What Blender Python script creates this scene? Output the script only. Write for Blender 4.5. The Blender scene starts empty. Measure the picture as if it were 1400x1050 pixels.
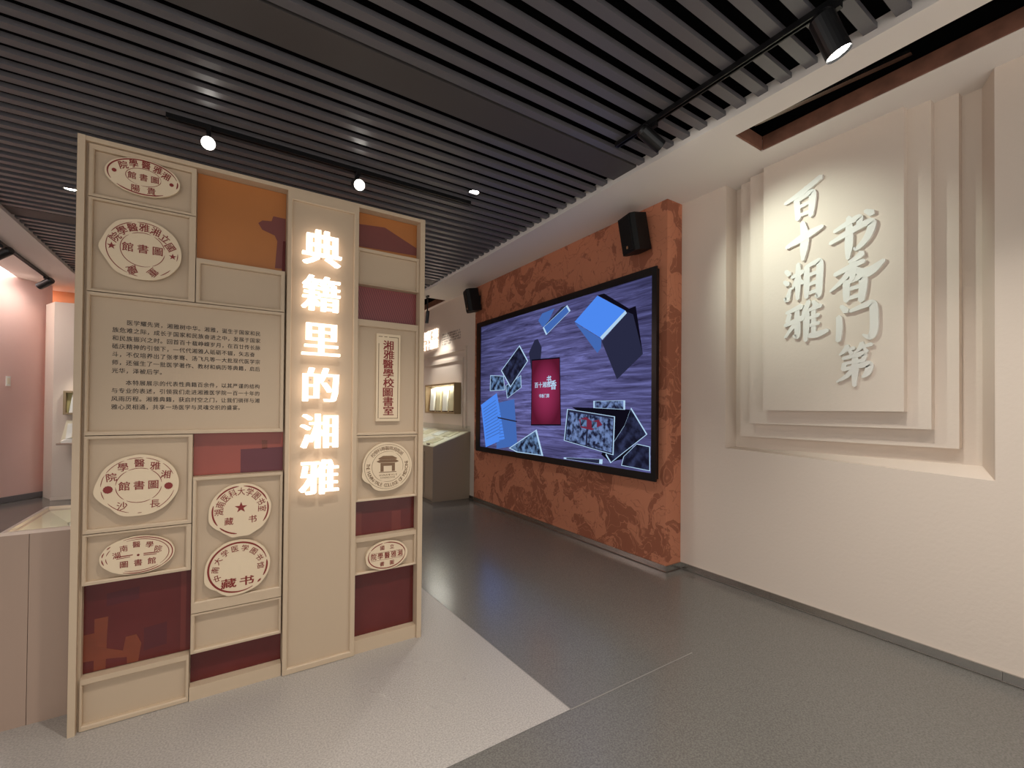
import bpy, math, random
import numpy as np
from mathutils import Vector, Matrix

# ------------------------------------------------------------------ camera, world, exposure
SC = bpy.context.scene
COL = SC.collection
F_PX = 608.97
YAW, PITCH, ROLL = math.radians(33.045), math.radians(0.552), math.radians(0.4845)
fw = Vector((math.sin(YAW)*math.cos(PITCH), math.cos(YAW)*math.cos(PITCH), math.sin(PITCH)))
rt = Vector((math.cos(YAW), -math.sin(YAW), 0.0))
up = rt.cross(fw)
rt2 = rt*math.cos(ROLL) + up*math.sin(ROLL)
up2 = -rt*math.sin(ROLL) + up*math.cos(ROLL)
cam_d = bpy.data.cameras.new('camera')
cam = bpy.data.objects.new('camera', cam_d); COL.objects.link(cam)
cam.matrix_world = Matrix(((rt2.x, up2.x, -fw.x, 0.0), (rt2.y, up2.y, -fw.y, 0.0),
                           (rt2.z, up2.z, -fw.z, 1.5), (0, 0, 0, 1)))
cam_d.sensor_fit = 'HORIZONTAL'; cam_d.sensor_width = 36.0
cam_d.lens = F_PX/1400*36.0
cam_d.shift_y = (552.33-525)/1400
cam_d.clip_start = 0.05
SC.camera = cam

SC.view_settings.view_transform = 'Standard'
SC.view_settings.look = 'None'
SC.view_settings.exposure = 0.0
SC.view_settings.gamma = 1.0
SC.view_settings.use_curve_mapping = False

WORLD_COL, WORLD_STR = (1.0, 0.975, 0.95), 1.12
W = bpy.data.worlds.new('hall_ambience'); SC.world = W; W.use_nodes = True
W.node_tree.nodes['Background'].inputs[0].default_value = (*WORLD_COL, 1)
W.node_tree.nodes['Background'].inputs[1].default_value = WORLD_STR

# energies of the lamps (watts); most are built with their fixture below
E_DOWN, E_TRACK_WALL, E_TRACK_FAR, E_LEFT, E_CASE = 122.0, 80.0, 80.0, 50.0, 14.0

# ------------------------------------------------------------------ helpers
def lin(c):
    return tuple(((v/255)/12.92 if v/255 <= .04045 else ((v/255+.055)/1.055)**2.4) for v in c)

class MB:
    """collects polygons; build() links them as ONE mesh object"""
    def __init__(s): s.v = []; s.f = []; s.m = []
    def add(s, vs, fs, mi=0):
        n = len(s.v); s.v += [tuple(float(a) for a in v) for v in vs]
        s.f += [tuple(n+i for i in f) for f in fs]; s.m += [mi]*len(fs)
        return s
    def box(s, x0, x1, y0, y1, z0, z1, mi=0):
        vs = [(x0,y0,z0),(x1,y0,z0),(x1,y1,z0),(x0,y1,z0),(x0,y0,z1),(x1,y0,z1),(x1,y1,z1),(x0,y1,z1)]
        return s.add(vs, [(0,3,2,1),(4,5,6,7),(0,1,5,4),(1,2,6,5),(2,3,7,6),(3,0,4,7)], mi)
    def hexa(s, a, b, mi=0):
        """two rings of four points joined as a closed solid"""
        return s.add(list(a)+list(b), [(3,2,1,0),(4,5,6,7),(0,1,5,4),(1,2,6,5),(2,3,7,6),(3,0,4,7)], mi)
    def prism(s, pts, f3, d0, d1, mi=0):
        """outline pts (2D) placed by f3(u,v,d) at depths d0 (front) and d1 (back)"""
        n = len(pts)
        vs = [f3(u, v, d0) for u, v in pts]+[f3(u, v, d1) for u, v in pts]
        fs = [tuple(range(n)), tuple(range(2*n-1, n-1, -1))]+[(i, n+i, n+(i+1) % n, (i+1) % n) for i in range(n)]
        return s.add(vs, fs, mi)
    def cyl(s, p0, p1, r0, r1=None, n=20, cap0=True, cap1=True, mi=0):
        r1 = r0 if r1 is None else r1
        p0, p1 = Vector(p0), Vector(p1); a = (p1-p0).normalized()
        u = a.orthogonal().normalized(); w = a.cross(u)
        ring = lambda p, r: [p+(u*math.cos(2*math.pi*i/n)+w*math.sin(2*math.pi*i/n))*r for i in range(n)]
        vs = ring(p0, r0)+ring(p1, r1)
        fs = [(i, (i+1) % n, n+(i+1) % n, n+i) for i in range(n)]
        if cap0: fs.append(tuple(range(n-1, -1, -1)))
        if cap1: fs.append(tuple(range(n, 2*n)))
        return s.add(vs, fs, mi)
    def build(s, name, mat, parent=None, fix=True, smooth=False):
        vs = np.array(s.v); c = (vs.min(0)+vs.max(0))/2
        me = bpy.data.meshes.new(name)
        me.from_pydata([tuple(v) for v in vs-c], [], s.f)
        for m in (mat if isinstance(mat, (list, tuple)) else [mat]): me.materials.append(m)
        me.polygons.foreach_set('material_index', s.m)
        if fix:
            import bmesh
            b = bmesh.new(); b.from_mesh(me); bmesh.ops.recalc_face_normals(b, faces=b.faces); b.to_mesh(me); b.free()
        if smooth: me.polygons.foreach_set('use_smooth', [True]*len(me.polygons))
        o = bpy.data.objects.new(name, me); COL.objects.link(o)
        place(o, Vector(c), parent)
        return o

WORLD_AT = {}
def place(o, at, parent):
    WORLD_AT[o.name] = Vector(at)
    if parent is not None:
        o.parent = parent; o.location = Vector(at)-WORLD_AT[parent.name]
    else:
        o.location = at

def empty(name, at):
    o = bpy.data.objects.new(name, None); COL.objects.link(o); o.empty_display_size = .1
    place(o, Vector(at), None); return o
def tag(o, label=None, cat=None, group=None, kind=None):
    if label: o['label'] = label
    if cat: o['category'] = cat
    if group: o['group'] = group
    if kind: o['kind'] = kind
    return o
def copy_part(o, name, at, parent):
    c = o.copy(); c.name = name; COL.objects.link(c); place(c, Vector(at), parent); return c

# ------------------------------------------------------------------ materials
MATS = {}
def mat(name, col, rough=.6, metal=0.0, spec=.5, bump=0.0, bscale=60.0, var=0.0, vscale=3.0, aniso=False):
    if name in MATS: return MATS[name]
    m = bpy.data.materials.new(name); m.use_nodes = True; nt = m.node_tree; b = nt.nodes['Principled BSDF']
    c = lin(col)
    b.inputs['Base Color'].default_value = (*c, 1); b.inputs['Roughness'].default_value = rough
    b.inputs['Metallic'].default_value = metal; b.inputs['Specular IOR Level'].default_value = spec
    tc = nt.nodes.new('ShaderNodeTexCoord')
    if var:
        n = nt.nodes.new('ShaderNodeTexNoise'); n.inputs['Scale'].default_value = vscale; n.inputs['Detail'].default_value = 5
        nt.links.new(tc.outputs['Object'], n.inputs['Vector'])
        r = nt.nodes.new('ShaderNodeValToRGB')
        r.color_ramp.elements[0].position = .3; r.color_ramp.elements[1].position = .7
        r.color_ramp.elements[0].color = (*[x*(1-var) for x in c], 1); r.color_ramp.elements[1].color = (*[min(1, x*(1+var)) for x in c], 1)
        nt.links.new(n.outputs['Fac'], r.inputs['Fac']); nt.links.new(r.outputs['Color'], b.inputs['Base Color'])
    if bump:
        n = nt.nodes.new('ShaderNodeTexNoise'); n.inputs['Scale'].default_value = bscale; n.inputs['Detail'].default_value = 4
        nt.links.new(tc.outputs['Object'], n.inputs['Vector'])
        bp = nt.nodes.new('ShaderNodeBump'); bp.inputs['Strength'].default_value = bump; bp.inputs['Distance'].default_value = .004
        nt.links.new(n.outputs['Fac'], bp.inputs['Height']); nt.links.new(bp.outputs['Normal'], b.inputs['Normal'])
    MATS[name] = m; return m

def emit(name, col, strength):
    if name in MATS: return MATS[name]
    m = bpy.data.materials.new(name); m.use_nodes = True; nt = m.node_tree; nt.nodes.clear()
    e = nt.nodes.new('ShaderNodeEmission'); o = nt.nodes.new('ShaderNodeOutputMaterial')
    e.inputs[0].default_value = (*lin(col), 1); e.inputs[1].default_value = strength
    nt.links.new(e.outputs[0], o.inputs[0]); MATS[name] = m; return m

def glass(name):
    if name in MATS: return MATS[name]
    m = bpy.data.materials.new(name); m.use_nodes = True; nt = m.node_tree; nt.nodes.clear()
    t = nt.nodes.new('ShaderNodeBsdfTransparent'); g = nt.nodes.new('ShaderNodeBsdfGlossy'); g.inputs['Roughness'].default_value = .03
    t.inputs[0].default_value = (.96, .98, .97, 1)
    lw = nt.nodes.new('ShaderNodeLayerWeight'); pw = nt.nodes.new('ShaderNodeMath'); pw.operation = 'POWER'; pw.inputs[1].default_value = 4.0
    nt.links.new(lw.outputs['Facing'], pw.inputs[0])
    fr = nt.nodes.new('ShaderNodeMath'); fr.operation = 'MULTIPLY_ADD'; fr.inputs[1].default_value = .45; fr.inputs[2].default_value = .025
    nt.links.new(pw.outputs[0], fr.inputs[0])
    mx = nt.nodes.new('ShaderNodeMixShader'); o = nt.nodes.new('ShaderNodeOutputMaterial')
    nt.links.new(fr.outputs[0], mx.inputs[0]); nt.links.new(t.outputs[0], mx.inputs[1]); nt.links.new(g.outputs[0], mx.inputs[2])
    nt.links.new(mx.outputs[0], o.inputs[0]); MATS[name] = m; return m

def terracotta():
    m = bpy.data.materials.new('carved_terracotta'); m.use_nodes = True; nt = m.node_tree; b = nt.nodes['Principled BSDF']
    N, L = nt.nodes.new, nt.links.new
    tc = N('ShaderNodeTexCoord')
    wn = N('ShaderNodeTexNoise'); wn.inputs['Scale'].default_value = 2.2; wn.inputs['Detail'].default_value = 3
    L(tc.outputs['Object'], wn.inputs['Vector'])
    ad = N('ShaderNodeMixRGB'); ad.blend_type = 'ADD'; ad.inputs[0].default_value = .45
    L(tc.outputs['Object'], ad.inputs[1]); L(wn.outputs['Color'], ad.inputs[2])
    n1 = N('ShaderNodeTexNoise'); n1.inputs['Scale'].default_value = 1.5; n1.inputs['Detail'].default_value = 4; n1.inputs['Distortion'].default_value = 1.6
    L(ad.outputs[0], n1.inputs['Vector'])
    r1 = N('ShaderNodeValToRGB'); r1.color_ramp.interpolation = 'LINEAR'
    for e, (p, v) in zip([r1.color_ramp.elements[0], r1.color_ramp.elements[1]], ((.50, 0), (.515, 1))): e.position = p; e.color = (v, v, v, 1)
    L(n1.outputs['Fac'], r1.inputs['Fac'])
    n2 = N('ShaderNodeTexNoise'); n2.inputs['Scale'].default_value = 3.2; n2.inputs['Detail'].default_value = 3; n2.inputs['Distortion'].default_value = 2.2
    L(ad.outputs[0], n2.inputs['Vector'])
    r2 = N('ShaderNodeValToRGB'); r2.color_ramp.elements[0].position = .47; r2.color_ramp.elements[1].position = .5
    e = r2.color_ramp.elements.new(.53)
    r2.color_ramp.elements[0].color = (0, 0, 0, 1); r2.color_ramp.elements[1].color = (1, 1, 1, 1); e.color = (0, 0, 0, 1)
    L(n2.outputs['Fac'], r2.inputs['Fac'])
    mx = N('ShaderNodeMath'); mx.operation = 'MULTIPLY'; L(r1.outputs['Color'], mx.inputs[0])
    inv = N('ShaderNodeMath'); inv.operation = 'SUBTRACT'; inv.inputs[0].default_value = 1.0; L(r2.outputs['Color'], inv.inputs[1])
    L(inv.outputs[0], mx.inputs[1])
    n3 = N('ShaderNodeTexNoise'); n3.inputs['Scale'].default_value = 2.1; n3.inputs['Detail'].default_value = 2; n3.inputs['Distortion'].default_value = 3.0
    L(ad.outputs[0], n3.inputs['Vector'])
    r3 = N('ShaderNodeValToRGB'); r3.color_ramp.elements[0].position = .475; r3.color_ramp.elements[1].position = .49
    e3 = r3.color_ramp.elements.new(.505); r3.color_ramp.elements[0].color = (0, 0, 0, 1); r3.color_ramp.elements[1].color = (.85, .85, .85, 1); e3.color = (0, 0, 0, 1)
    L(n3.outputs['Fac'], r3.inputs['Fac'])
    m0 = mx; mx = N('ShaderNodeMath'); mx.operation = 'MAXIMUM'; L(m0.outputs[0], mx.inputs[0]); L(r3.outputs['Color'], mx.inputs[1])
    cm = N('ShaderNodeMixRGB'); cm.inputs[1].default_value = (*lin((198, 127, 95)), 1); cm.inputs[2].default_value = (*lin((156, 92, 66)), 1)
    L(mx.outputs[0], cm.inputs[0]); L(cm.outputs[0], b.inputs['Base Color'])
    bp = N('ShaderNodeBump'); bp.inputs['Strength'].default_value = .35; bp.inputs['Distance'].default_value = .01; bp.invert = True
    L(mx.outputs[0], bp.inputs['Height']); L(bp.outputs['Normal'], b.inputs['Normal'])
    b.inputs['Roughness'].default_value = .62
    return m

def screen_wood():
    m = bpy.data.materials.new('screen_picture_wood'); m.use_nodes = True; nt = m.node_tree; nt.nodes.clear()
    N, L = nt.nodes.new, nt.links.new
    tc = N('ShaderNodeTexCoord'); mp = N('ShaderNodeMapping'); mp.inputs['Scale'].default_value = (1, .26, 4.4); mp.inputs['Rotation'].default_value = (math.radians(-4), 0, 0)
    L(tc.outputs['Object'], mp.inputs['Vector'])
    n = N('ShaderNodeTexNoise'); n.inputs['Scale'].default_value = 5.0; n.inputs['Detail'].default_value = 8; n.inputs['Roughness'].default_value = .7; n.inputs['Distortion'].default_value = .6
    L(mp.outputs[0], n.inputs['Vector'])
    r = N('ShaderNodeValToRGB'); els = r.color_ramp.elements
    els[0].position = .3; els[0].color = (*lin((36, 32, 58)), 1); els[1].position = .74; els[1].color = (*lin((122, 124, 190)), 1)
    k = els.new(.5); k.color = (*lin((80, 79, 126)), 1)
    L(n.outputs['Fac'], r.inputs['Fac'])
    e = N('ShaderNodeEmission'); e.inputs[1].default_value = SCREEN
    g = N('ShaderNodeTexGradient'); g.gradient_type = 'SPHERICAL'; m2 = N('ShaderNodeMapping'); m2.inputs['Scale'].default_value = (1, .42, .55); m2.inputs['Location'].default_value = (0, .03, .12)
    L(tc.outputs['Object'], m2.inputs['Vector']); L(m2.outputs[0], g.inputs['Vector'])
    k2 = N('ShaderNodeMapRange'); k2.inputs[1].default_value = 0; k2.inputs[2].default_value = .8; k2.inputs[3].default_value = .45; k2.inputs[4].default_value = 1.35; L(g.outputs['Fac'], k2.inputs[0])
    mm = N('ShaderNodeMixRGB'); mm.blend_type = 'MULTIPLY'; mm.inputs[0].default_value = 1; L(r.outputs[0], mm.inputs[1]); L(k2.outputs[0], mm.inputs[2])
    L(mm.outputs[0], e.inputs[0]); o = N('ShaderNodeOutputMaterial'); L(e.outputs[0], o.inputs[0])
    return m

def screen_photo(name, scale, dark, light, thr=.5, soft=.04):
    m = bpy.data.materials.new(name); m.use_nodes = True; nt = m.node_tree; nt.nodes.clear()
    N, L = nt.nodes.new, nt.links.new
    tc = N('ShaderNodeTexCoord'); n = N('ShaderNodeTexNoise'); n.inputs['Scale'].default_value = scale; n.inputs['Detail'].default_value = 6
    L(tc.outputs['Object'], n.inputs['Vector'])
    r = N('ShaderNodeValToRGB'); els = r.color_ramp.elements
    els[0].position = thr-soft; els[0].color = (*lin(dark), 1); els[1].position = thr+soft; els[1].color = (*lin(light), 1)
    L(n.outputs['Fac'], r.inputs['Fac'])
    e = N('ShaderNodeEmission'); e.inputs[1].default_value = SCREEN
    L(r.outputs[0], e.inputs[0]); o = N('ShaderNodeOutputMaterial'); L(e.outputs[0], o.inputs[0])
    return m

def floor_mat(name, col, rough):
    m = bpy.data.materials.new(name); m.use_nodes = True; nt = m.node_tree; b = nt.nodes['Principled BSDF']
    N, L = nt.nodes.new, nt.links.new
    tc = N('ShaderNodeTexCoord')
    n = N('ShaderNodeTexNoise'); n.inputs['Scale'].default_value = 130; n.inputs['Detail'].default_value = 2; L(tc.outputs['Object'], n.inputs['Vector'])
    n2 = N('ShaderNodeTexNoise'); n2.inputs['Scale'].default_value = 1.3; n2.inputs['Detail'].default_value = 4; L(tc.outputs['Object'], n2.inputs['Vector'])
    c = lin(col)
    r = N('ShaderNodeValToRGB'); r.color_ramp.elements[0].position = .33; r.color_ramp.elements[1].position = .67
    r.color_ramp.elements[0].color = (*[x*.8 for x in c], 1); r.color_ramp.elements[1].color = (*[min(1, x*1.22) for x in c], 1)
    L(n.outputs['Fac'], r.inputs['Fac']); L(r.outputs[0], b.inputs['Base Color'])
    mr = N('ShaderNodeMapRange'); mr.inputs[1].default_value = .3; mr.inputs[2].default_value = .7; mr.inputs[3].default_value = rough-.02; mr.inputs[4].default_value = rough+.03
    L(n2.outputs['Fac'], mr.inputs[0]); L(mr.outputs[0], b.inputs['Roughness'])
    bp = N('ShaderNodeBump'); bp.inputs['Strength'].default_value = .06; bp.inputs['Distance'].default_value = .002
    L(n.outputs['Fac'], bp.inputs['Height']); L(bp.outputs['Normal'], b.inputs['Normal'])
    b.inputs['Specular IOR Level'].default_value = .75
    return m

SCREEN = 1.0
M_WALL = mat('cream_plaster', (222, 207, 192), .8, bump=.25, bscale=45)
M_SOFFIT = mat('soffit_paint', (236, 229, 222), .8, bump=.1, bscale=30)
M_SLAT = mat('black_slat_paint', (100, 98, 101), .36)
M_VOID = mat('ceiling_void_black', (7, 7, 8), .95, spec=.1)
M_BAND = mat('grey_ceiling_panel', (76, 72, 71), .55)
M_BOARD = mat('greige_lacquer', (198, 176, 149), .5, bump=.06, bscale=40)
M_BOARD_IN = mat('greige_recess', (193, 171, 145), .55, bump=.06, bscale=40)
M_RED = mat('maroon_print', (94, 34, 32), .22, var=.12, vscale=4)
M_RED2 = mat('brick_red_print', (150, 72, 58), .3, var=.08)
M_MAUVE = mat('mauve_print', (140, 72, 70), .35)
M_MAUVE_D = mat('mauve_tile_line', (108, 50, 54), .4)
M_ORANGE = mat('orange_print', (178, 112, 58), .35, var=.1, vscale=2)
M_PLUM = mat('plum_print', (120, 64, 58), .4)
M_PURPLE = mat('purple_print', (98, 42, 50), .35)
M_RUST = mat('rust_print', (124, 60, 38), .3, var=.12, vscale=8)
M_PLAQUE = mat('cream_plaque', (226, 205, 174), .55, bump=.05)
M_INK = mat('seal_red_ink', (132, 40, 34), .5)
M_INK_B = mat('seal_brown_ink', (126, 96, 70), .5)
M_TEXT = mat('dark_text_print', (52, 42, 36), .6)
M_BLACK = mat('black_metal', (18, 18, 19), .35)
M_PLAST = mat('black_plastic', (7, 7, 8), .5, spec=.3, bump=.2, bscale=300)
M_STEEL = mat('brushed_steel', (190, 186, 180), .25, metal=1.0)
M_CASE = mat('taupe_case_lacquer', (172, 147, 130), .45)
M_CASE2 = mat('taupe_case_lacquer_dark', (158, 142, 122), .5)
M_CREAM = mat('cream_case_lining', (236, 226, 200), .6)
M_WHITE = mat('white_paper', (240, 238, 230), .7)
M_BOOK = mat('old_book_paper', (214, 204, 170), .7)
M_DARK = mat('dark_stand', (58, 46, 40), .6)
M_PINK = mat('pink_wall_paint', (230, 192, 182), .75, var=.06, vscale=.7)
M_PEACH = mat('orange_wall_paint', (214, 142, 96), .75, var=.08, vscale=.8)
M_BROWN = mat('raw_brown_board', (126, 84, 66), .8, var=.25, vscale=9)
M_GREYTRIM = mat('grey_skirting', (110, 106, 108), .4)
M_GLASS = glass('showcase_glass')
M_LENS = emit('lamp_lens_glow', (255, 250, 240), 25.0)
M_LETTER = emit('letter_glow', (255, 232, 212), 2.5)
M_BADGE = mat('copper_badge', (200, 150, 110), .4, metal=.4)
M_CALLI = mat('white_relief_paint', (230, 226, 218), .6)
M_FLOOR = floor_mat('grey_terrazzo', (106, 103, 98), .21)
M_FLOOR_L = floor_mat('pale_terrazzo', (166, 160, 154), .28)
M_FLOOR_BOUNCE = floor_mat('bounce_floor_white', (214, 208, 200), .3)
M_JOINT = mat('pale_joint', (128, 124, 118), .5)
M_TERRA = terracotta()

# placing functions: (u along, v up, d depth out of the surface) -> world
def on_panel(y0): return lambda u, v, d: (u, y0-d, v)          # faces -Y
def on_right(x0): return lambda u, v, d: (x0-d, u, v)          # faces -X, u = world Y

# ------------------------------------------------------------------ lettering
GL = {}
def glyph(ch, off=0.0):
    k = (ch, off)
    if k not in GL:
        cu = bpy.data.curves.new('tmp', 'FONT'); cu.body = ch; cu.size = 1; cu.resolution_u = 2; cu.offset = off
        o = bpy.data.objects.new('tmp', cu); COL.objects.link(o)
        me = o.to_mesh()
        vs = [(v.co.x-.5, v.co.y-.38) for v in me.vertices]; fs = [tuple(p.vertices) for p in me.polygons]
        if ord(ch) < 128 and vs:
            cx = (min(v[0] for v in vs)+max(v[0] for v in vs))/2; vs = [(x-cx, y) for x, y in vs]
        o.to_mesh_clear(); bpy.data.objects.remove(o); bpy.data.curves.remove(cu)
        GL[k] = (vs, fs)
    return GL[k]
def put_glyph(mb, ch, f3, u, v, su, sv, d, rot=0.0, off=0.0, flip=1):
    if ch in ' \u3000': return
    vs, fs = glyph(ch, 0.0); c, s = math.cos(rot), math.sin(rot)
    sh = [(0, 0)] if off <= 0 else [(-off, -off*.6), (off, -off*.6), (-off, off*.6), (off, off*.6)]
    for k, (ex, ey) in enumerate(sh):
        mb.add([f3(u+flip*((x+ex)*su*c-(y+ey)*sv*s), v+((x+ex)*su*s+(y+ey)*sv*c), d+k*.00004) for x, y in vs], fs)

def spline(pts, n=6):
    out = []
    for i in range(len(pts)-1):
        p0 = pts[max(i-1, 0)]; p1 = pts[i]; p2 = pts[i+1]; p3 = pts[min(i+2, len(pts)-1)]
        for k in range(n):
            t = k/n
            out.append(tuple(.5*((2*b)+(-a+c)*t+(2*a-5*b+4*c-d)*t*t+(-a+3*b-3*c+d)*t**3) for a, b, c, d in zip(p0, p1, p2, p3)))
    out.append(pts[-1]); return out
def stroke(mb, pts, f3, d0, d1):
    """one brush stroke: a tapering ribbon outline (u, v, half width) extruded from d1 to d0"""
    ps = spline(pts); L, R = [], []
    for i, (u, v, w) in enumerate(ps):
        a = ps[max(i-1, 0)]; b = ps[min(i+1, len(ps)-1)]
        tx, ty = b[0]-a[0], b[1]-a[1]; l = math.hypot(tx, ty) or 1; nx, ny = -ty/l, tx/l
        L.append((u+nx*w, v+ny*w)); R.append((u-nx*w, v-ny*w))
    u, v, w = ps[0]; a = ps[1]; l = math.hypot(a[0]-u, a[1]-v) or 1; s0 = (u-(a[0]-u)/l*w*.8, v-(a[1]-v)/l*w*.8)
    u, v, w = ps[-1]; a = ps[-2]; l = math.hypot(a[0]-u, a[1]-v) or 1; s1 = (u-(a[0]-u)/l*w*.8, v-(a[1]-v)/l*w*.8)
    n = len(ps)
    pts2 = L+R+[s0, s1]
    fs = []
    tot = len(pts2)
    vs = [f3(x, y, d0) for x, y in pts2]+[f3(x, y, d1) for x, y in pts2]
    for i in range(n-1): fs.append((i, i+1, n+i+1, n+i))
    fs.append((2*n, 0, n)); fs.append((2*n+1, 2*n-1, n-1))
    ring = [2*n]+list(range(n))+[2*n+1]+list(range(2*n-1, n-1, -1))
    for i in range(len(ring)):
        a, b = ring[i], ring[(i+1) % len(ring)]; fs.append((a, b, tot+b, tot+a))
    mb.add(vs, fs)

# ================================================================== STRUCTURE
Z_SOF, Z_SLAT, Z_TOP = 3.462, 3.50, 3.98
XW, XR, XFAR, XS, XL = 3.664, 3.449, 3.47, 2.842, -1.885
# floor: grey terrazzo with the pale field the display wall stands on
fl = MB(); fl.box(-7.0, 4.2, -3.2, 11.2, -.12, 0.0)
floor = tag(fl.build('floor', M_FLOOR), kind='structure')
inl = MB()
inl.add([(-7.0, 1.708, .0015), (1.475, 1.708, .0015), (1.405, 3.62, .0015), (-7.0, 3.62, .0015)], [(0, 1, 2, 3)])
inl.build('pale_field', M_FLOOR_L, floor)['label'] = 'pale greige terrazzo field in the grey floor'
MB().add([(-7, -3.2, .0015), (4.2, -3.2, .0015), (4.2, -.15, .0015), (-7, -.15, .0015)], [(0, 1, 2, 3)]).build('pale_field', M_FLOOR_BOUNCE, floor)['label'] = 'added pale floor field behind the viewer that bounces light up to the soffit'  # unseen field, added pale to bounce light up at the soffit
jn = MB(); jn.add([(1.475, 1.703, .001), (2.45, 1.700, .001), (2.45, 1.708, .001), (1.475, 1.711, .001)], [(0, 1, 2, 3)])
jn.build('joint_line', M_JOINT, floor)
jn = MB(); jn.add([(1.473, 1.708, .0018), (1.478, 1.708, .0018), (1.408, 3.62, .0018), (1.403, 3.62, .0018)], [(0, 1, 2, 3)])
jn.build('joint_line', M_JOINT, floor)

# right wall with the stepped recess
wl = MB()
a0, a1, zt = .622, 2.233, Z_TOP
A, B, Cc, D = (XW, a0, 1.112), (XW, a1, 1.172), (XW, a1, zt), (XW, a0, zt)
XB = 3.83
a, b, c, d = (XB, .702, 1.177), (XB, a1, 1.177), (XB, a1, zt), (XB, .702, zt)
wl.add([A, B, Cc, D, a, b, c, d], [(0, 1, 5, 4), (1, 2, 6, 5), (3, 0, 4, 7), (4, 5, 6, 7)])
wl.add([(XW, -3.2, 0), (XW, 2.72, 0), (XW, 2.72, 1.172), (XW, a1, 1.172), (XW, a0, 1.112), (XW, -3.2, 1.112)], [(0, 1, 2, 3, 4, 5)])
wl.add([(XW, a1, 1.172), (XW, 2.72, 1.172), (XW, 2.72, zt), (XW, a1, zt)], [(0, 1, 2, 3)])
wl.add([(XW, -3.2, 1.112), (XW, a0, 1.112), (XW, a0, zt), (XW, -3.2, zt)], [(0, 1, 2, 3)])
# wall body behind
wl.box(XB+.02, XB+.14, -3.2, 11.2, 0, zt)
wall_right = tag(wl.build('wall_right', M_WALL, fix=False), kind='structure')
for x, (y0, y1), z0 in ((3.77, (.79, 2.16), 1.275), (3.71, (.903, 2.046), 1.390), (3.65, (1.02, 1.905), 1.500)):
    s = MB().box(x, XB-.001, y0, y1, z0, Z_SOF+.1).build('relief_slab', M_WALL, wall_right)
top_slab = s
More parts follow.
